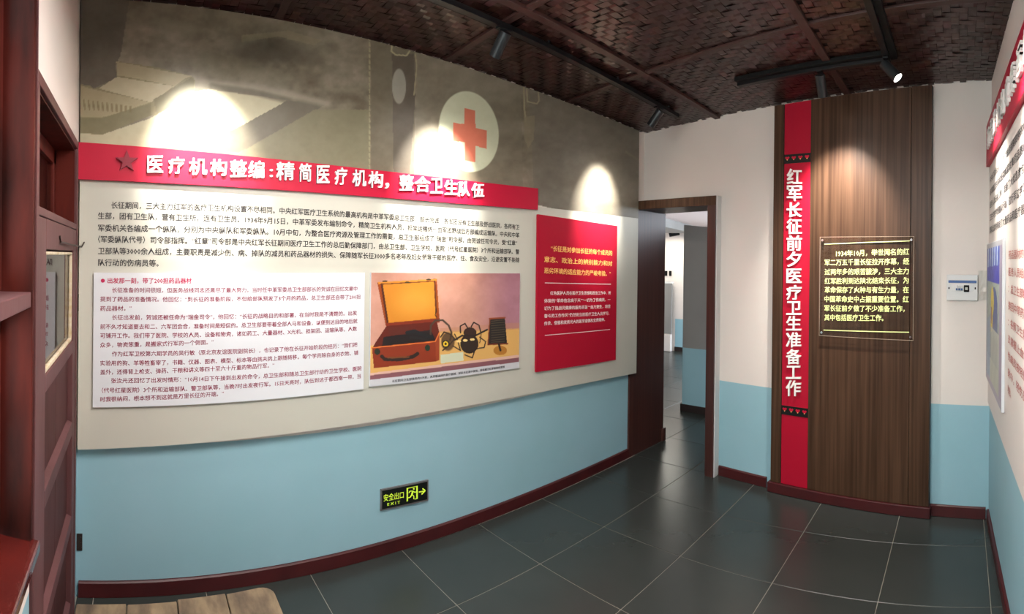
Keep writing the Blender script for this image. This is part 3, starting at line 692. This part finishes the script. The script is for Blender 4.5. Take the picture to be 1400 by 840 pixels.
# ---- photo panel with suitcase
pp = thing('photo_panel', 'colour photo panel of an open wooden case with cables, middle of the board', 'photo', (.07, -.2, 1.3))
_, pi_ = slab('L', [(506, 373), (710, 374)], [(506, 529), (711, 503)], OB + .002, OP, 'panel_board', 'board_pale', pp, 12)
def paint_case(X, Y, info):
    x = (X - 500) * 4.94; y = (Y - 360) * 4.94; n = fbm(x / 60, y / 60, 5)
    A = Art(x, y, (190, 140, 122)); A.C += ((n - .5) * 18)[..., None]; A.C[..., 0] -= np.clip((x - 700) / 9, 0, 30); A.C[..., 1] -= np.clip((x - 700) / 9, 0, 30)
    A.C += (-np.clip((200 - y) / 12, 0, 14))[..., None]
    A.poly([(30, 560), (500, 460), (700, 455), (950, 445), (1050, 438), (1050, 620), (30, 750)], (205, 160, 92)); A.poly([(500, 440), (1050, 400), (1050, 446), (500, 470)], (176, 122, 92), .5)
    A.poly([(20, 745), (1050, 618), (1050, 640), (20, 765)], (205, 165, 150)); A.poly([(20, 760), (1050, 636), (1050, 668), (20, 792)], (125, 80, 86)); A.poly([(20, 790), (1050, 666), (1050, 900), (20, 900)], (190, 190, 194))
    A.poly([(78, 130), (480, 105), (498, 372), (135, 425)], (140, 62, 18)); A.poly([(82, 128), (480, 106), (478, 122), (86, 142)], (205, 130, 45)); A.poly([(112, 145), (466, 125), (476, 372), (150, 405)], (196, 125, 38))
    A.ell(330, 270, 130, 90, (214, 150, 60), 0, .6, .9); A.line([(108, 142), (148, 405)], 14, (74, 32, 22)); A.line([(466, 122), (476, 330)], 12, (96, 46, 24)); A.line([(108, 142), (468, 122)], 7, (100, 50, 25)); A.line([(478, 310), (470, 350), (480, 368)], 6, (60, 36, 26))
    for cx, cy in ((130, 122), (425, 112), (282, 130)): A.ell(cx, cy, 18, 6, (60, 50, 32))
    A.poly([(135, 405), (500, 372), (500, 400), (140, 430)], (120, 44, 26))
    A.poly([(140, 425), (480, 395), (498, 470), (470, 530), (45, 575), (70, 530)], (88, 30, 20)); A.poly([(120, 500), (440, 450), (470, 520), (110, 560)], (34, 26, 26)); A.poly([(150, 440), (300, 425), (280, 480), (160, 490)], (84, 34, 26))
    A.poly([(42, 572), (470, 528), (500, 470), (498, 655), (470, 665), (55, 710)], (128, 48, 26)); A.poly([(470, 530), (498, 470), (498, 655), (475, 664)], (140, 60, 34)); A.line([(42, 572), (470, 530), (498, 468)], 7, (205, 110, 50))
    A.ell(78, 598, 20, 22, (40, 44, 34)); A.ell(418, 572, 18, 22, (36, 52, 40)); A.line([(108, 630), (130, 650), (230, 652), (320, 632), (350, 612)], 24, (44, 34, 30)); A.line([(150, 640), (290, 634)], 10, (110, 66, 38))
    A.line([(280, 470), (330, 460), (400, 490), (450, 500)], 26, (30, 32, 34)); A.line([(300, 500), (380, 510), (420, 520)], 14, (36, 34, 34))
    blk = (38, 30, 28)
    A.line([(440, 480), (440, 420), (470, 388), (520, 385), (560, 420), (580, 470), (570, 520)], 13, (70, 56, 46)); A.line([(505, 500), (530, 465), (570, 480), (600, 510), (560, 560), (520, 590)], 9, blk)
    A.ell(555, 530, 45, 62, (62, 44, 32), 0, .8, .2); A.ell(540, 546, 26, 26, (30, 26, 24)); A.ell(540, 546, 17, 18, (222, 186, 50)); A.ell(540, 546, 8, 9, (50, 40, 24)); A.line([(590, 560), (640, 590), (620, 520), (600, 480)], 8, blk)
    A.ell(700, 545, 62, 66, (46, 34, 28)); A.ell(705, 470, 44, 36, (52, 34, 28)); A.line([(640, 470), (640, 425), (670, 408), (690, 440)], 9, blk); A.line([(712, 430), (730, 400), (765, 420), (778, 470)], 9, blk)
    A.line([(600, 520), (650, 490), (740, 490), (820, 450)], 12, blk); A.line([(770, 500), (810, 530), (800, 570), (740, 580), (720, 640), (670, 620)], 8, blk); A.line([(780, 480), (770, 540)], 6, blk)
    for cx, cy in ((672, 522), (720, 516), (628, 528)): A.ell(cx, cy, 16, 8, (230, 200, 130))
    A.poly([(835, 380), (940, 370), (955, 545), (825, 550)], (34, 30, 28)); A.line([(835, 376), (940, 368)], 10, (140, 66, 34)); A.line([(838, 376), (826, 548)], 8, (130, 66, 38)); A.line([(826, 550), (958, 544)], 10, (110, 50, 30))
    for k in range(10): A.line([(848, 392 + 16 * k), (938, 384 + 16 * k)], 3, (92, 80, 66))
    A.ell(908, 590, 46, 32, (168, 112, 44)); A.line([(900, 550), (910, 590)], 14, (34, 28, 26))
    A.poly([(505, 620), (660, 600), (660, 658), (508, 678)], (190, 194, 168))
    return A.C
zt = lambda s: float(np.polyval(pi_['ct'], s)); zb2 = lambda s: float(np.polyval(pi_['cb'], s))
art_sheet('picture_print', W_left, pi_['a'] + .003, pi_['b'] - .003, zt, zb2, OP + .001, 330, 240, paint_case, pp, 'printed photo of an open case and cables')
text_line(pp, 'L', '长征期间卫生部使用的X光机，从苏联运回的医疗器械，部队长征途中使用，现收藏于红军医院纪念馆', (536, 523), (690, 503), .017, OP + .0018, .02)

# ---- red quote panel
rq = thing('quote_panel', 'crimson panel with gold and white text at right end of the board', 'text panel', (.07, 1, 1.3))
OQ = OB + .020
slab('L', [(735, 293), (843, 309)], [(734, 509), (843, 492)], OB + .002, OQ, 'panel_board', 'banner_red_dark', rq, 10)
O3 = OQ + .0008
for s, a, b in (('“长征是对参加长征的每个成员的', (753, 343), (837, 349.2)), ('意志、政治上的辨别能力和对', (744, 357.9), (837, 363.5)), ('恶劣环境的适应能力的严峻考验。”', (744, 373.3), (835, 377.5))): text_line(rq, 'L', s, a, b, .047, O3, .014, m='ink_yellow')
for s, a, b in (('红色医护人员在医疗卫生思想和政治工作中，所', (752.4, 403.2), (835, 402.6)), ('体现的“革命信念高于天”“一切为了伤病员，一', (744, 413.8), (834.5, 411.8)), ('切为了指战员健康的服务宗旨”“自力更生，艰苦', (744, 424), (834.5, 421)),
                ('奋斗的工作作风”仍然是当前医疗卫生人员学习、', (744, 434.5), (833, 430.5)), ('传承、借鉴和发扬光大的医学道德及宝贵精神。', (744, 444.8), (827, 439))): text_line(rq, 'L', s, a, b, .032, O3, .010, m='ink_white')
for a, b in (((745, 387), (835, 388.8)), ((745, 458.8), (834, 450.7))):
    p, q_ = sz('L', *a, O3), sz('L', *b, O3); mb = MB(); mb.prism(W_left, [(p[0], p[1] - .0022), (q_[0], q_[1] - .0022), (q_[0], q_[1] + .0022), (p[0], p[1] + .0022)], O3, O3 + .0004); mb.build('rule_line', 'ink_white', rq)

# ---- exit sign
ex = thing('exit_sign', 'small black exit sign with luminous yellow-green running figure, low on blue wall', 'sign', (.01, -.58, .35))
slab('L', [(520.5, 670), (585.5, 656.5)], [(520.5, 699), (586, 684.5)], .001, .012, 'sign_frame', 'sign_frame', ex, 3)
slab('L', [(522.5, 671.8), (584, 659)], [(522.5, 696.8), (584.5, 683)], .012, .0135, 'sign_face', 'sign_black', ex, 3)
mb = MB(); OE = .0140
text_line(ex, 'L', '安全出口', (524.5, 685.5), (552, 680.6), .046, OE, .008, m='glow_yellow'); text_line(ex, 'L', 'E X I T', (529.5, 692), (547, 688.4), .022, OE, .02, m='glow_yellow')
def ez(zx, zy): return (500 + zx / 11.667, 640 + zy / 11.667)
def epoly(pts): q = [sz('L', *ez(*p), OE) for p in pts]; mb.prism(W_left, q, OE, OE + .0006)
def eline(a, b, wd=14):
    a = np.array(a, float); b = np.array(b, float); d = (b - a) / np.linalg.norm(b - a); n = np.array([-d[1], d[0]]) * wd / 2; epoly([a - n, b - n, b + n, a + n])
epoly([(652, 325), (674, 320), (674, 530), (652, 538)]); epoly([(806, 292), (830, 286), (830, 492), (806, 500)]); epoly([(652, 325), (830, 286), (830, 298), (652, 337)])
epoly([(674, 470), (700, 468), (700, 482), (674, 484)]); epoly([(775, 494), (806, 486), (806, 500), (780, 505)])
q = [sz('L', *ez(768 + 13 * math.cos(k * .785), 336 + 13 * math.sin(k * .785)), OE) for k in range(8)]; mb.prism(W_left, q, OE, OE + .0006)
eline((755, 365), (735, 430), 26); eline((750, 370), (705, 372)); eline((705, 372), (690, 402)); eline((755, 372), (785, 392)); eline((785, 392), (806, 380)); eline((735, 425), (712, 468), 16); eline((712, 468), (690, 474), 12); eline((738, 425), (768, 455), 16); eline((768, 455), (766, 500), 14)
eline((848, 388), (925, 372), 20); eline((905, 330), (950, 362), 18); eline((890, 425), (950, 362), 18)
mb.build('sign_graphic', 'glow_yellow', ex, label='luminous running figure in a doorway and arrow')

# ================================================================== WOOD FEATURE PANEL ON THE END WALL
OW = .055
wp = thing('wood_feature_panel', 'tall dark walnut panel with red stripe standing against the end wall', 'panel', (1.9, 1.7, 0))
def fx(x, y, off): return sz('F', x, y, off)
sA = fx(1056, 400, OW)[0]; sRa = fx(1070, 400, OW)[0]; sRb = fx(1106, 400, OW)[0]; sE = fx(1244, 400, OW)[0]; sF = fx(1272, 400, OW)[0]
Wf = W_far; zt_ = 3.20
def ztop(s): return ceil_z(s, YF(s) - OW) - .022
def vboard(s0, s1, o0, o1, z0, name, m, parent, bevel=.0015, z1=None):
    mb = MB(); a, b = (ztop(s0), ztop(s1)) if z1 is None else (z1, z1)
    mb.hexa([Wf(s0, z0, o0), Wf(s1, z0, o0), Wf(s1, z0, o1), Wf(s0, z0, o1), Wf(s0, a, o0), Wf(s1, b, o0), Wf(s1, b, o1), Wf(s0, a, o1)]); return mb.build(name, m, parent, bevel=bevel)
vboard(sA, sF, .001, OW - .014, .02, 'core', 'dark_gap', wp, 0)
vboard(sA, sRa - .006, OW - .013, OW, .08, 'wood_board', 'veneer', wp)
vboard(sRb + .002, sE - .0015, OW - .013, OW, .08, 'wood_board', 'veneer', wp); vboard(sE + .0015, sF, OW - .013, OW, .08, 'wood_board', 'veneer', wp)
o = vboard(sRa, sRb, OW - .013, OW - .004, .08, 'red_board', 'banner_red_dark', wp)
mb = MB(); mb.wbox(W_far, sA - .02, sF + .012, .002, .078, .001, OW + .018); mb.build('plinth', 'baseboard_red', wp, bevel=.004)
# characters
vt = thing('vertical_title', 'column of raised white characters down the red stripe', 'lettering', (1.4, 1.7, 1.2))
chars = '红军长征前夕医疗卫生准备工作'
ych = [(231, 252), (254, 275), (277, 297.5), (299, 320.5), (322, 343), (344, 365), (367.5, 387), (390, 410), (412, 430.5), (432, 452), (454.5, 475), (477, 498), (500, 518), (520, 541.5)]
for k, ch in enumerate(chars):
    mb = MB(); dx = -1.4 * k / 13; y0, y1 = ych[k]
    char_box(mb, 'F', ch, 1076.5 + dx, y0, 1097 + dx, y1, OW - .003, .014, .012); mb.build('character', 'letter_white', vt)
for y0, y1 in ((210.5, 223), (557, 569.5)):
    t = thing('ornament_band', 'black band with small red flowers %s the white characters' % ('above' if y0 < 300 else 'below'), 'decoration', Wf(sRa, fx(1088, y1, OW)[1], OW), 'black bands on the red stripe'); del t['group']
    za, zb_ = fx(1088, y1, OW)[1], fx(1088, y0, OW)[1]
    mb = MB(); mb.wbox(Wf, sRa - .001, sRb + .001, za, zb_, OW - .0035, OW - .001); mb.build('band', 'sign_black', t)
    for k in range(4):
        c = sRa + (sRb - sRa) * (k + .5) / 4; zc = (za + zb_) / 2 + .004; mb = MB(); r = .0195
        mb.prism(Wf, [(c - r, zc + .008), (c - r * .5, zc + .016), (c, zc + .010), (c + r * .5, zc + .016), (c + r, zc + .008), (c + r * .6, zc - .004), (c, zc - .010), (c - r * .6, zc - .004)], OW - .001, OW + .0005)
        f = mb.build('flower', 'banner_red', t)
        mb = MB(); mb.prism(Wf, [(c - .005, zc - .010), (c, zc - .016), (c + .005, zc - .010), (c, zc - .005)], OW + .0004, OW + .001); mb.build('flower_tip', 'ink_yellow', f)
# acrylic plate
ac = thing('acrylic_plate', 'clear acrylic plate with pale green lettering screwed to the wood panel', 'plaque', (2.1, 1.65, 1.3))
OA = OW + .022
A0 = sz('F', 1120.5, 460, OA); A1 = sz('F', 1249.5, 322, OA)
za = (sz('F', 1120.5, 460, OA)[1] + sz('F', 1249, 464, OA)[1]) / 2; zb_ = (sz('F', 1120.5, 327, OA)[1] + sz('F', 1249, 321.5, OA)[1]) / 2
mb = MB(); mb.wbox(Wf, A0[0], A1[0], za, zb_, OA, OA + .006); mb.build('acrylic_sheet', 'acrylic', ac)
for a_, b_, c_, d_ in ((A0[0] - .003, A1[0] + .003, za - .003, za), (A0[0] - .003, A1[0] + .003, zb_, zb_ + .003), (A0[0] - .003, A0[0], za, zb_), (A1[0], A1[0] + .003, za, zb_)): MB().wbox(Wf, a_, b_, c_, d_, OA, OA + .006).build('polished_edge', 'acrylic_edge', ac)
for s_ in (A0[0] + .018, A1[0] - .018):
    for z_ in (za + .022, zb_ - .022):
        mb = MB(); mb.cyl(Wf(s_, z_, OW + .0005), Wf(s_, z_, OA - .0002), .006, 12); mb.cyl(Wf(s_, z_, OA + .0061), Wf(s_, z_, OA + .010), .009, 14); mb.build('standoff_screw', 'chrome', ac)
O4 = OA + .0066
for s, a, b in (('1934年10月，举世闻名的红', (1143, 350.4), (1243, 347.8)), ('军二万五千里长征拉开序幕，经', (1127.5, 362.6), (1243, 361)), ('过两年多的艰苦跋涉，三大主力', (1127.5, 375.5), (1242.5, 374.4)), ('红军胜利到达陕北结束长征，为', (1127.5, 387.9), (1242.5, 387)),
                ('革命保存了火种与有生力量，在', (1127.5, 400), (1242.5, 400)), ('中国革命史中占据重要位置。红', (1127, 412.4), (1242.5, 413)), ('军长征前夕做了不少准备工作，', (1127, 425), (1237, 426)), ('其中包括医疗卫生工作。', (1127, 437.7), (1208, 438.6))): text_line(ac, 'F', s, a, b, .050, O4, .016, m='ink_lime')
for a, b in (((1127, 334), (1244, 329.5)), ((1126, 451.5), (1243, 454.5))):
    p, q_ = sz('F', *a, O4), sz('F', *b, O4); mb = MB(); mb.prism(Wf, [(p[0], p[1] - .003), (q_[0], q_[1] - .003), (q_[0], q_[1] + .003), (p[0], p[1] + .003)], O4, O4 + .0005); mb.build('rule_line', 'ink_lime', ac)

# ---- breaker box
eb = thing('breaker_box', 'small white breaker box with blue strip on the end wall by the corner', 'electrical box', Wf(2.8, 1.6, 0))
b0 = sz('F', 1294, 411, .02); b1 = sz('F', 1337, 376, .02)
bw = b1[0] - b0[0]; bh = b1[1] - b0[1]
def bb(u0, u1, v0, v1, o0, o1, name, m, bevel=.002):
    mb = MB(); mb.wbox(Wf, b0[0] + bw * u0, b0[0] + bw * u1, b0[1] + bh * v0, b0[1] + bh * v1, o0, o1); return mb.build(name, m, eb, bevel=bevel)
bb(0, 1, 0, 1, .001, .022, 'housing', 'plastic_white', .005)
bb(.06, .96, .68, .78, .022, .027, 'cover_strip', 'plastic_blue'); bb(.15, .85, .36, .62, .022, .024, 'breaker_bay', 'plastic_white')
for u in (.30, .38, .46): bb(u, u + .07, .40, .60, .024, .031, 'breaker_body', 'plastic_white'); bb(u + .005, u + .06, .40, .48, .031, .037, 'breaker_switch', 'plastic_blue')
bb(.56, .73, .34, .60, .024, .030, 'meter', 'plastic_black'); bb(.60, .68, .42, .52, .030, .031, 'meter_face', 'board_cream', 0)
for u in (.06, .90): bb(u, u + .04, .44, .52, .022, .023, 'screw', 'plastic_black', 0)
tp_ = thing('paper_patch', 'creased translucent patch taped between breaker box and corner', 'tape', Wf(2.93, 1.6, 0))
c0 = sz('F', 1337.5, 410, .006)
mb = MB(); nxs = 7; nzs = 8; Vp = []
for j in range(nzs):
    for i in range(nxs): Vp.append(Wf(c0[0] + .095 * i / (nxs - 1), c0[1] + bh * 1.12 * j / (nzs - 1), .004 + .006 * random.random()))
mb.add(Vp, [(j * nxs + i, j * nxs + i + 1, (j + 1) * nxs + i + 1, (j + 1) * nxs + i) for j in range(nzs - 1) for i in range(nxs - 1)]); mb.build('patch_sheet', 'tape', tp_)

# ================================================================== RIGHT WALL BOARD, BANNER, PAINTING
rb = thing('right_graphic_board', 'white printed board along the right wall with black and rose text', 'display board', (3.0, 0, .8))
OR = .012
mb = MB(); mb.wbox(W_right, -1.565, 1.6, .83, 2.50, .001, OR); mb.build('board_sheet', 'board_right', rb, bevel=.001)
mb = MB()
def rline(m, s, y0, y1, z, em, bold=.015, off=OR + .001, ext=0):
    v, f = text_raw(s, bold, ext, 2); x0, x1 = v[:, 0].min(), v[:, 0].max(); S = -y0 + (v[:, 0] - x0) / (x1 - x0) * (y0 - y1)
    mb = MB(); mb.add([W_right(S[i], z + v[i, 1] * em, off + v[i, 2] * em) for i in range(len(v))], f); mb.build('text_line', m, rb, kind='stuff')
RT = ["中央红军长征前夕，为了适应战略转移的需要，总卫生部对医疗卫生工作作了部署，", "各军团卫生部和医院抓紧收集药品器材，组织担架运输队，安置重伤病员，", "医务人员日夜工作，准备了大批急救包和绷带，为部队出发提供了卫生保障。", "卫生学校学员随队行动，边行军边学习，保证了长征途中的伤病救护工作，", "部队出发时带走了大量药品和医疗器材，由运输队挑运，一路随军前进。"]
for k, s in enumerate(RT): rline('ink_black', s, 1.50, -1.4, 2.38 - k * .088, .05)
for k, s in enumerate(["药品器材的收集与准备工作情况，各医院抽调", "医务人员组成手术队，随军团行动，救护伤员", "：总卫生部组织采购队到各地购买药品，用盐", "换回中草药，自制药丸和酒精、纱布等用品，", "：各师卫生队配备担架和急救药箱，培训卫生", "员掌握止血包扎和骨折固定等战场救护技术，", "伤病员按轻重分别安置，重伤病员寄养在群众", "家中，轻伤员随队前进，医院随军行动，继续", "收治。"]):
    rline('ink_rose', s, .50, -1.4 if k < 8 else .38, 1.84 - k * .085, .047)
bn2 = thing('right_banner', 'crimson banner with raised white characters on the right wall', 'banner', (3.0, 0, 2.5))
mb = MB(); mb.wbox(W_right, -1.575, 1.6, 2.505, 2.80, .002, .035); mb.build('banner_board', 'banner_red', bn2, bevel=.001)
for k, ch in enumerate('药品器材的收集运输与准备工作'):
    y = 1.38 - k * .19; v, f = text_raw(ch, .018, 1.0, 3); mb = MB()
    u = (v[:, 0] - v[:, 0].min()) / np.ptp(v[:, 0]); t_ = (v[:, 1] - v[:, 1].min()) / max(np.ptp(v[:, 1]), .3)
    mb.add([W_right(-y + u[i] * .13, 2.585 + t_[i] * .135, .0355 + (v[i, 2] + 1) / 2 * .014) for i in range(len(v))], f); mb.build('character', 'letter_white', bn2)
pf = thing('framed_picture', 'framed blue and white picture with yellow arch, right wall near the corner', 'picture', (3.0, 1.05, 1.02))
py0, py1, pz0, pz1 = 1.52, .62, 1.02, 1.95
mb = MB(); mb.wbox(W_right, -py0, -py1, pz0, pz1, OR + .001, OR + .018); mb.build('picture_board', 'board_pale', pf, bevel=.001)
def paint_right(X, Y, info):
    P, S = info; u = (S - S[0]) / (S[-1] - S[0]); u = np.tile(u, (P.shape[0], 1)); v = 1 - np.linspace(0, 1, P.shape[0])[:, None] * np.ones_like(u)
    A = Art(u, v, (176, 180, 176)); n = fbm(u * 30, v * 40, 4)
    A.poly([(.06, .03), (.86, .03), (.86, .18), (.06, .18)], (70, 90, 170))
    for k in range(5): A.line([(.14 + .15 * k, .04), (.12 + .15 * k, .17)], .045, (190, 205, 215), 1, .02)
    A.poly([(.06, .17), (.86, .15), (.86, .27), (.06, .27)], (60, 60, 160)); A.poly([(.06, .27), (.86, .27), (.86, .80), (.06, .80)], (150, 158, 150)); A.C += ((n - .5) * 50)[..., None]
    A.ell(.56, .42, .20, .12, (70, 80, 130)); A.poly([(.36, .42), (.76, .42), (.8, .80), (.30, .80)], (76, 86, 130), .8); A.ell(.44, .40, .10, .10, (205, 185, 70)); A.poly([(.36, .40), (.50, .40), (.46, .60), (.34, .62)], (200, 176, 66)); A.poly([(.36, .44), (.42, .44), (.40, .56), (.35, .56)], (150, 90, 50))
    A.poly([(.10, .55), (.30, .5), (.30, .95), (.10, .95)], (120, 140, 170), .7); A.poly([(.34, .58), (.86, .58), (.86, .97), (.34, .97)], (186, 188, 172), .85)
    for k in range(16): A.line([(.36 + .032 * k, .6 + .02 * (k % 3)), (.35 + .032 * k, .95)], .008, (120, 128, 118), .7, .006)
    A.poly([(.86, 0), (1, 0), (1, 1), (.86, 1)], (150, 140, 160)); A.poly([(0, 0), (.06, 0), (.06, 1), (0, 1)], (140, 134, 150)); A.poly([(0, .95), (1, .95), (1, 1), (0, 1)], (160, 154, 166)); A.poly([(0, 0), (1, 0), (1, .03), (0, .03)], (170, 168, 172))
    return A.C
art_sheet('picture_print', W_right, -py0 + .004, -py1 - .004, lambda s: pz1 - .004, lambda s: pz0 + .004, OR + .0185, 90, 140, paint_right, pf, 'printed picture')

# ================================================================== CEILING TRACKS AND SPOTLIGHTS
def czp(x, y, d): return Vector((x, y, ceil_z(x, y) - d))
def track(name, label, pts, cable_side=1):
    t = thing(name, label, 'track light rail', czp(*pts[0], .02))
    for a, b in zip(pts, pts[1:]):
        strip(a, b, .040, .030, -.026, t, 'rail', 'metal_black', .002)
        a_ = np.array(a, float); b_ = np.array(b, float); d = (b_ - a_) / np.linalg.norm(b_ - a_); n = np.array([-d[1], d[0]]) * cable_side
        strip(a_ + n * .040, b_ + n * .040, .042, .030, -.006, t, 'cable_duct', 'plastic_black', .004)
    a_ = np.array(pts[0], float); b_ = np.array(pts[1], float); L = np.linalg.norm(b_ - a_)
    for k in range(int(L / .7) + 1):
        c = a_ + (b_ - a_) * min(1, (k * .7 + .2) / L); MB().cyl(czp(*c, .0), czp(*c, .036), .01, 8).build('hanger', 'metal_black', t)
    return t
track('track_rail', 'long black track rail beside the left graphic board', [(.70, -2.3), (.56, 1.54)], 1)
track('track_rail', 'black track rail across the ceiling before the wood panel', [(1.295, 1.15), (2.345, 1.05)], -1)
track('track_rail', 'black track rail running back along the right side', [(2.345, 1.07), (2.36, -2.2)], 1)
def spot(x, y, target, label, power=SPOT_W, cone=50, glow=True, blend=1.0, drop=.058):
    top = czp(x, y, drop); t = thing('track_spotlight', label, 'spotlight', top, 'track spotlights'); del t['group']
    mb = MB(); mb.box((x - .016, y - .045, top.z - .012), (x + .016, y + .045, top.z)); mb.build('adapter', 'metal_black', t, bevel=.002)
    piv = top - Vector((0, 0, .045)); mb = MB(); mb.cyl(top - Vector((0, 0, .01)), piv, .007, 10); mb.build('arm', 'metal_black', t)
    d = (Vector(target) - piv).normalized(); a = piv - d * .025; b = piv + d * .115
    mb = MB(); mb.cyl(a, b, .033, 28, caps=False); mb.cyl(a, a + d * .002, .033, 28); mb.cyl(b, b - d * .007, .033, 28, .029, caps=False); mb.build('housing', 'metal_dark', t, smooth=True)
    mb = MB(); mb.cyl(b - d * .006, b - d * .004, .029, 24); mb.build('lens', 'lens_glow' if glow else 'metal_dark', t)
    l = bpy.data.lights.new('spot_lamp', 'SPOT'); l.energy = power; l.spot_size = R(cone); l.spot_blend = blend; l.shadow_soft_size = .022; l.color = (1.0, .955, .87)
    o = bpy.data.objects.new('spot_lamp', l); col.objects.link(o); o.location = b + d * .004; o.rotation_euler = d.to_track_quat('-Z', 'Y').to_euler()
    l2 = bpy.data.lights.new('spot_spill', 'SPOT'); l2.energy = power * .07; l2.spot_size = R(125); l2.spot_blend = 1; l2.shadow_soft_size = .022; l2.color = (1.0, .955, .88)
    o2 = bpy.data.objects.new('spot_spill', l2); col.objects.link(o2); o2.location = b + d * .005; o2.rotation_euler = (d + Vector((0, 0, -1.6))).normalized().to_track_quat('-Z', 'Y').to_euler()
spot(.68, -1.86, (0.0, -1.84, 2.27), 'black track spotlight above the title banner start, out of view')
spot(.645, -.37, (0.0, -.38, 2.27), 'black track spotlight over the red cross of the mural')
spot(.575, 1.24, (0.0, 1.20, 2.27), 'black track spotlight over the crimson quote panel')
spot(1.90, 1.10, (1.92, 1.66, 2.12), 'black cylinder spotlight before the wood panel', SPOT_W * .9, 70)
spot(2.345, 1.0, (3.04, .84, 2.26), 'glowing track spotlight at the corner of the rails', SPOT_W * .45)
spot(2.355, -.2, (3.1, -.2, 2.2), 'black track spotlight facing the right board, out of view')  # extra spot, added out of view for light on the right side
spot(2.36, -1.5, (3.15, -1.5, 2.2), 'black track spotlight facing the right board near the window, out of view')  # another added spot, unseen, for bounce off the right wall

# ================================================================== WORN BENCH
bt = thing('worn_bench', 'low worn plank bench with rounded corner at the bottom left', 'bench', (1.1, -2.0, 0))
zt2 = .45; yA, yB, xA, xB = -2.40, -1.61, .80, 1.40
nP = 4
k_ = .06
for i in range(nP):
    y0 = yA + (yB - yA) * i / nP + .0015; y1 = yA + (yB - yA) * (i + 1) / nP - .0015
    sh = lambda y: (y - yA) / (yB - yA) * -.07 + .02 * math.sin(i * 2.1)*.3
    P = [(xA + sh(y0), y0), (xB, y0), (xB, y1), (xA + sh(y1), y1)]
    if i == nP - 1:
        P = [(xA + sh(y0), y0), (xB, y0), (xB, y1 - .05), (xB - .05, y1)] + [(xA + sh(y1) + .055 - .055 * math.sin(a), y1 - .055 + .055 * math.cos(a)) for a in np.linspace(0, math.pi / 2, 6)]
    n = len(P); mb = MB(); mb.add([(p[0], p[1], zt2 - .04) for p in P] + [(p[0], p[1], zt2) for p in P], [tuple(range(n))[::-1], tuple(range(n, 2 * n))] + [(a, (a + 1) % n, (a + 1) % n + n, a + n) for a in range(n)])
    mb.build('plank', 'bench_wood', bt, bevel=.005)
for x in (xA + .08, xB - .1):
    for y in (yA + .08, yB - .1):
        mb = MB(); mb.box((x - .025, y - .025, .001), (x + .025, y + .025, zt2 - .04)); mb.build('leg', 'bench_wood', bt, bevel=.004)
for x in (xA + .08, xB - .1): MB().box((x - .012, yA + .1, zt2 - .10), (x + .012, yB - .12, zt2 - .041)).build('apron', 'bench_wood', bt)
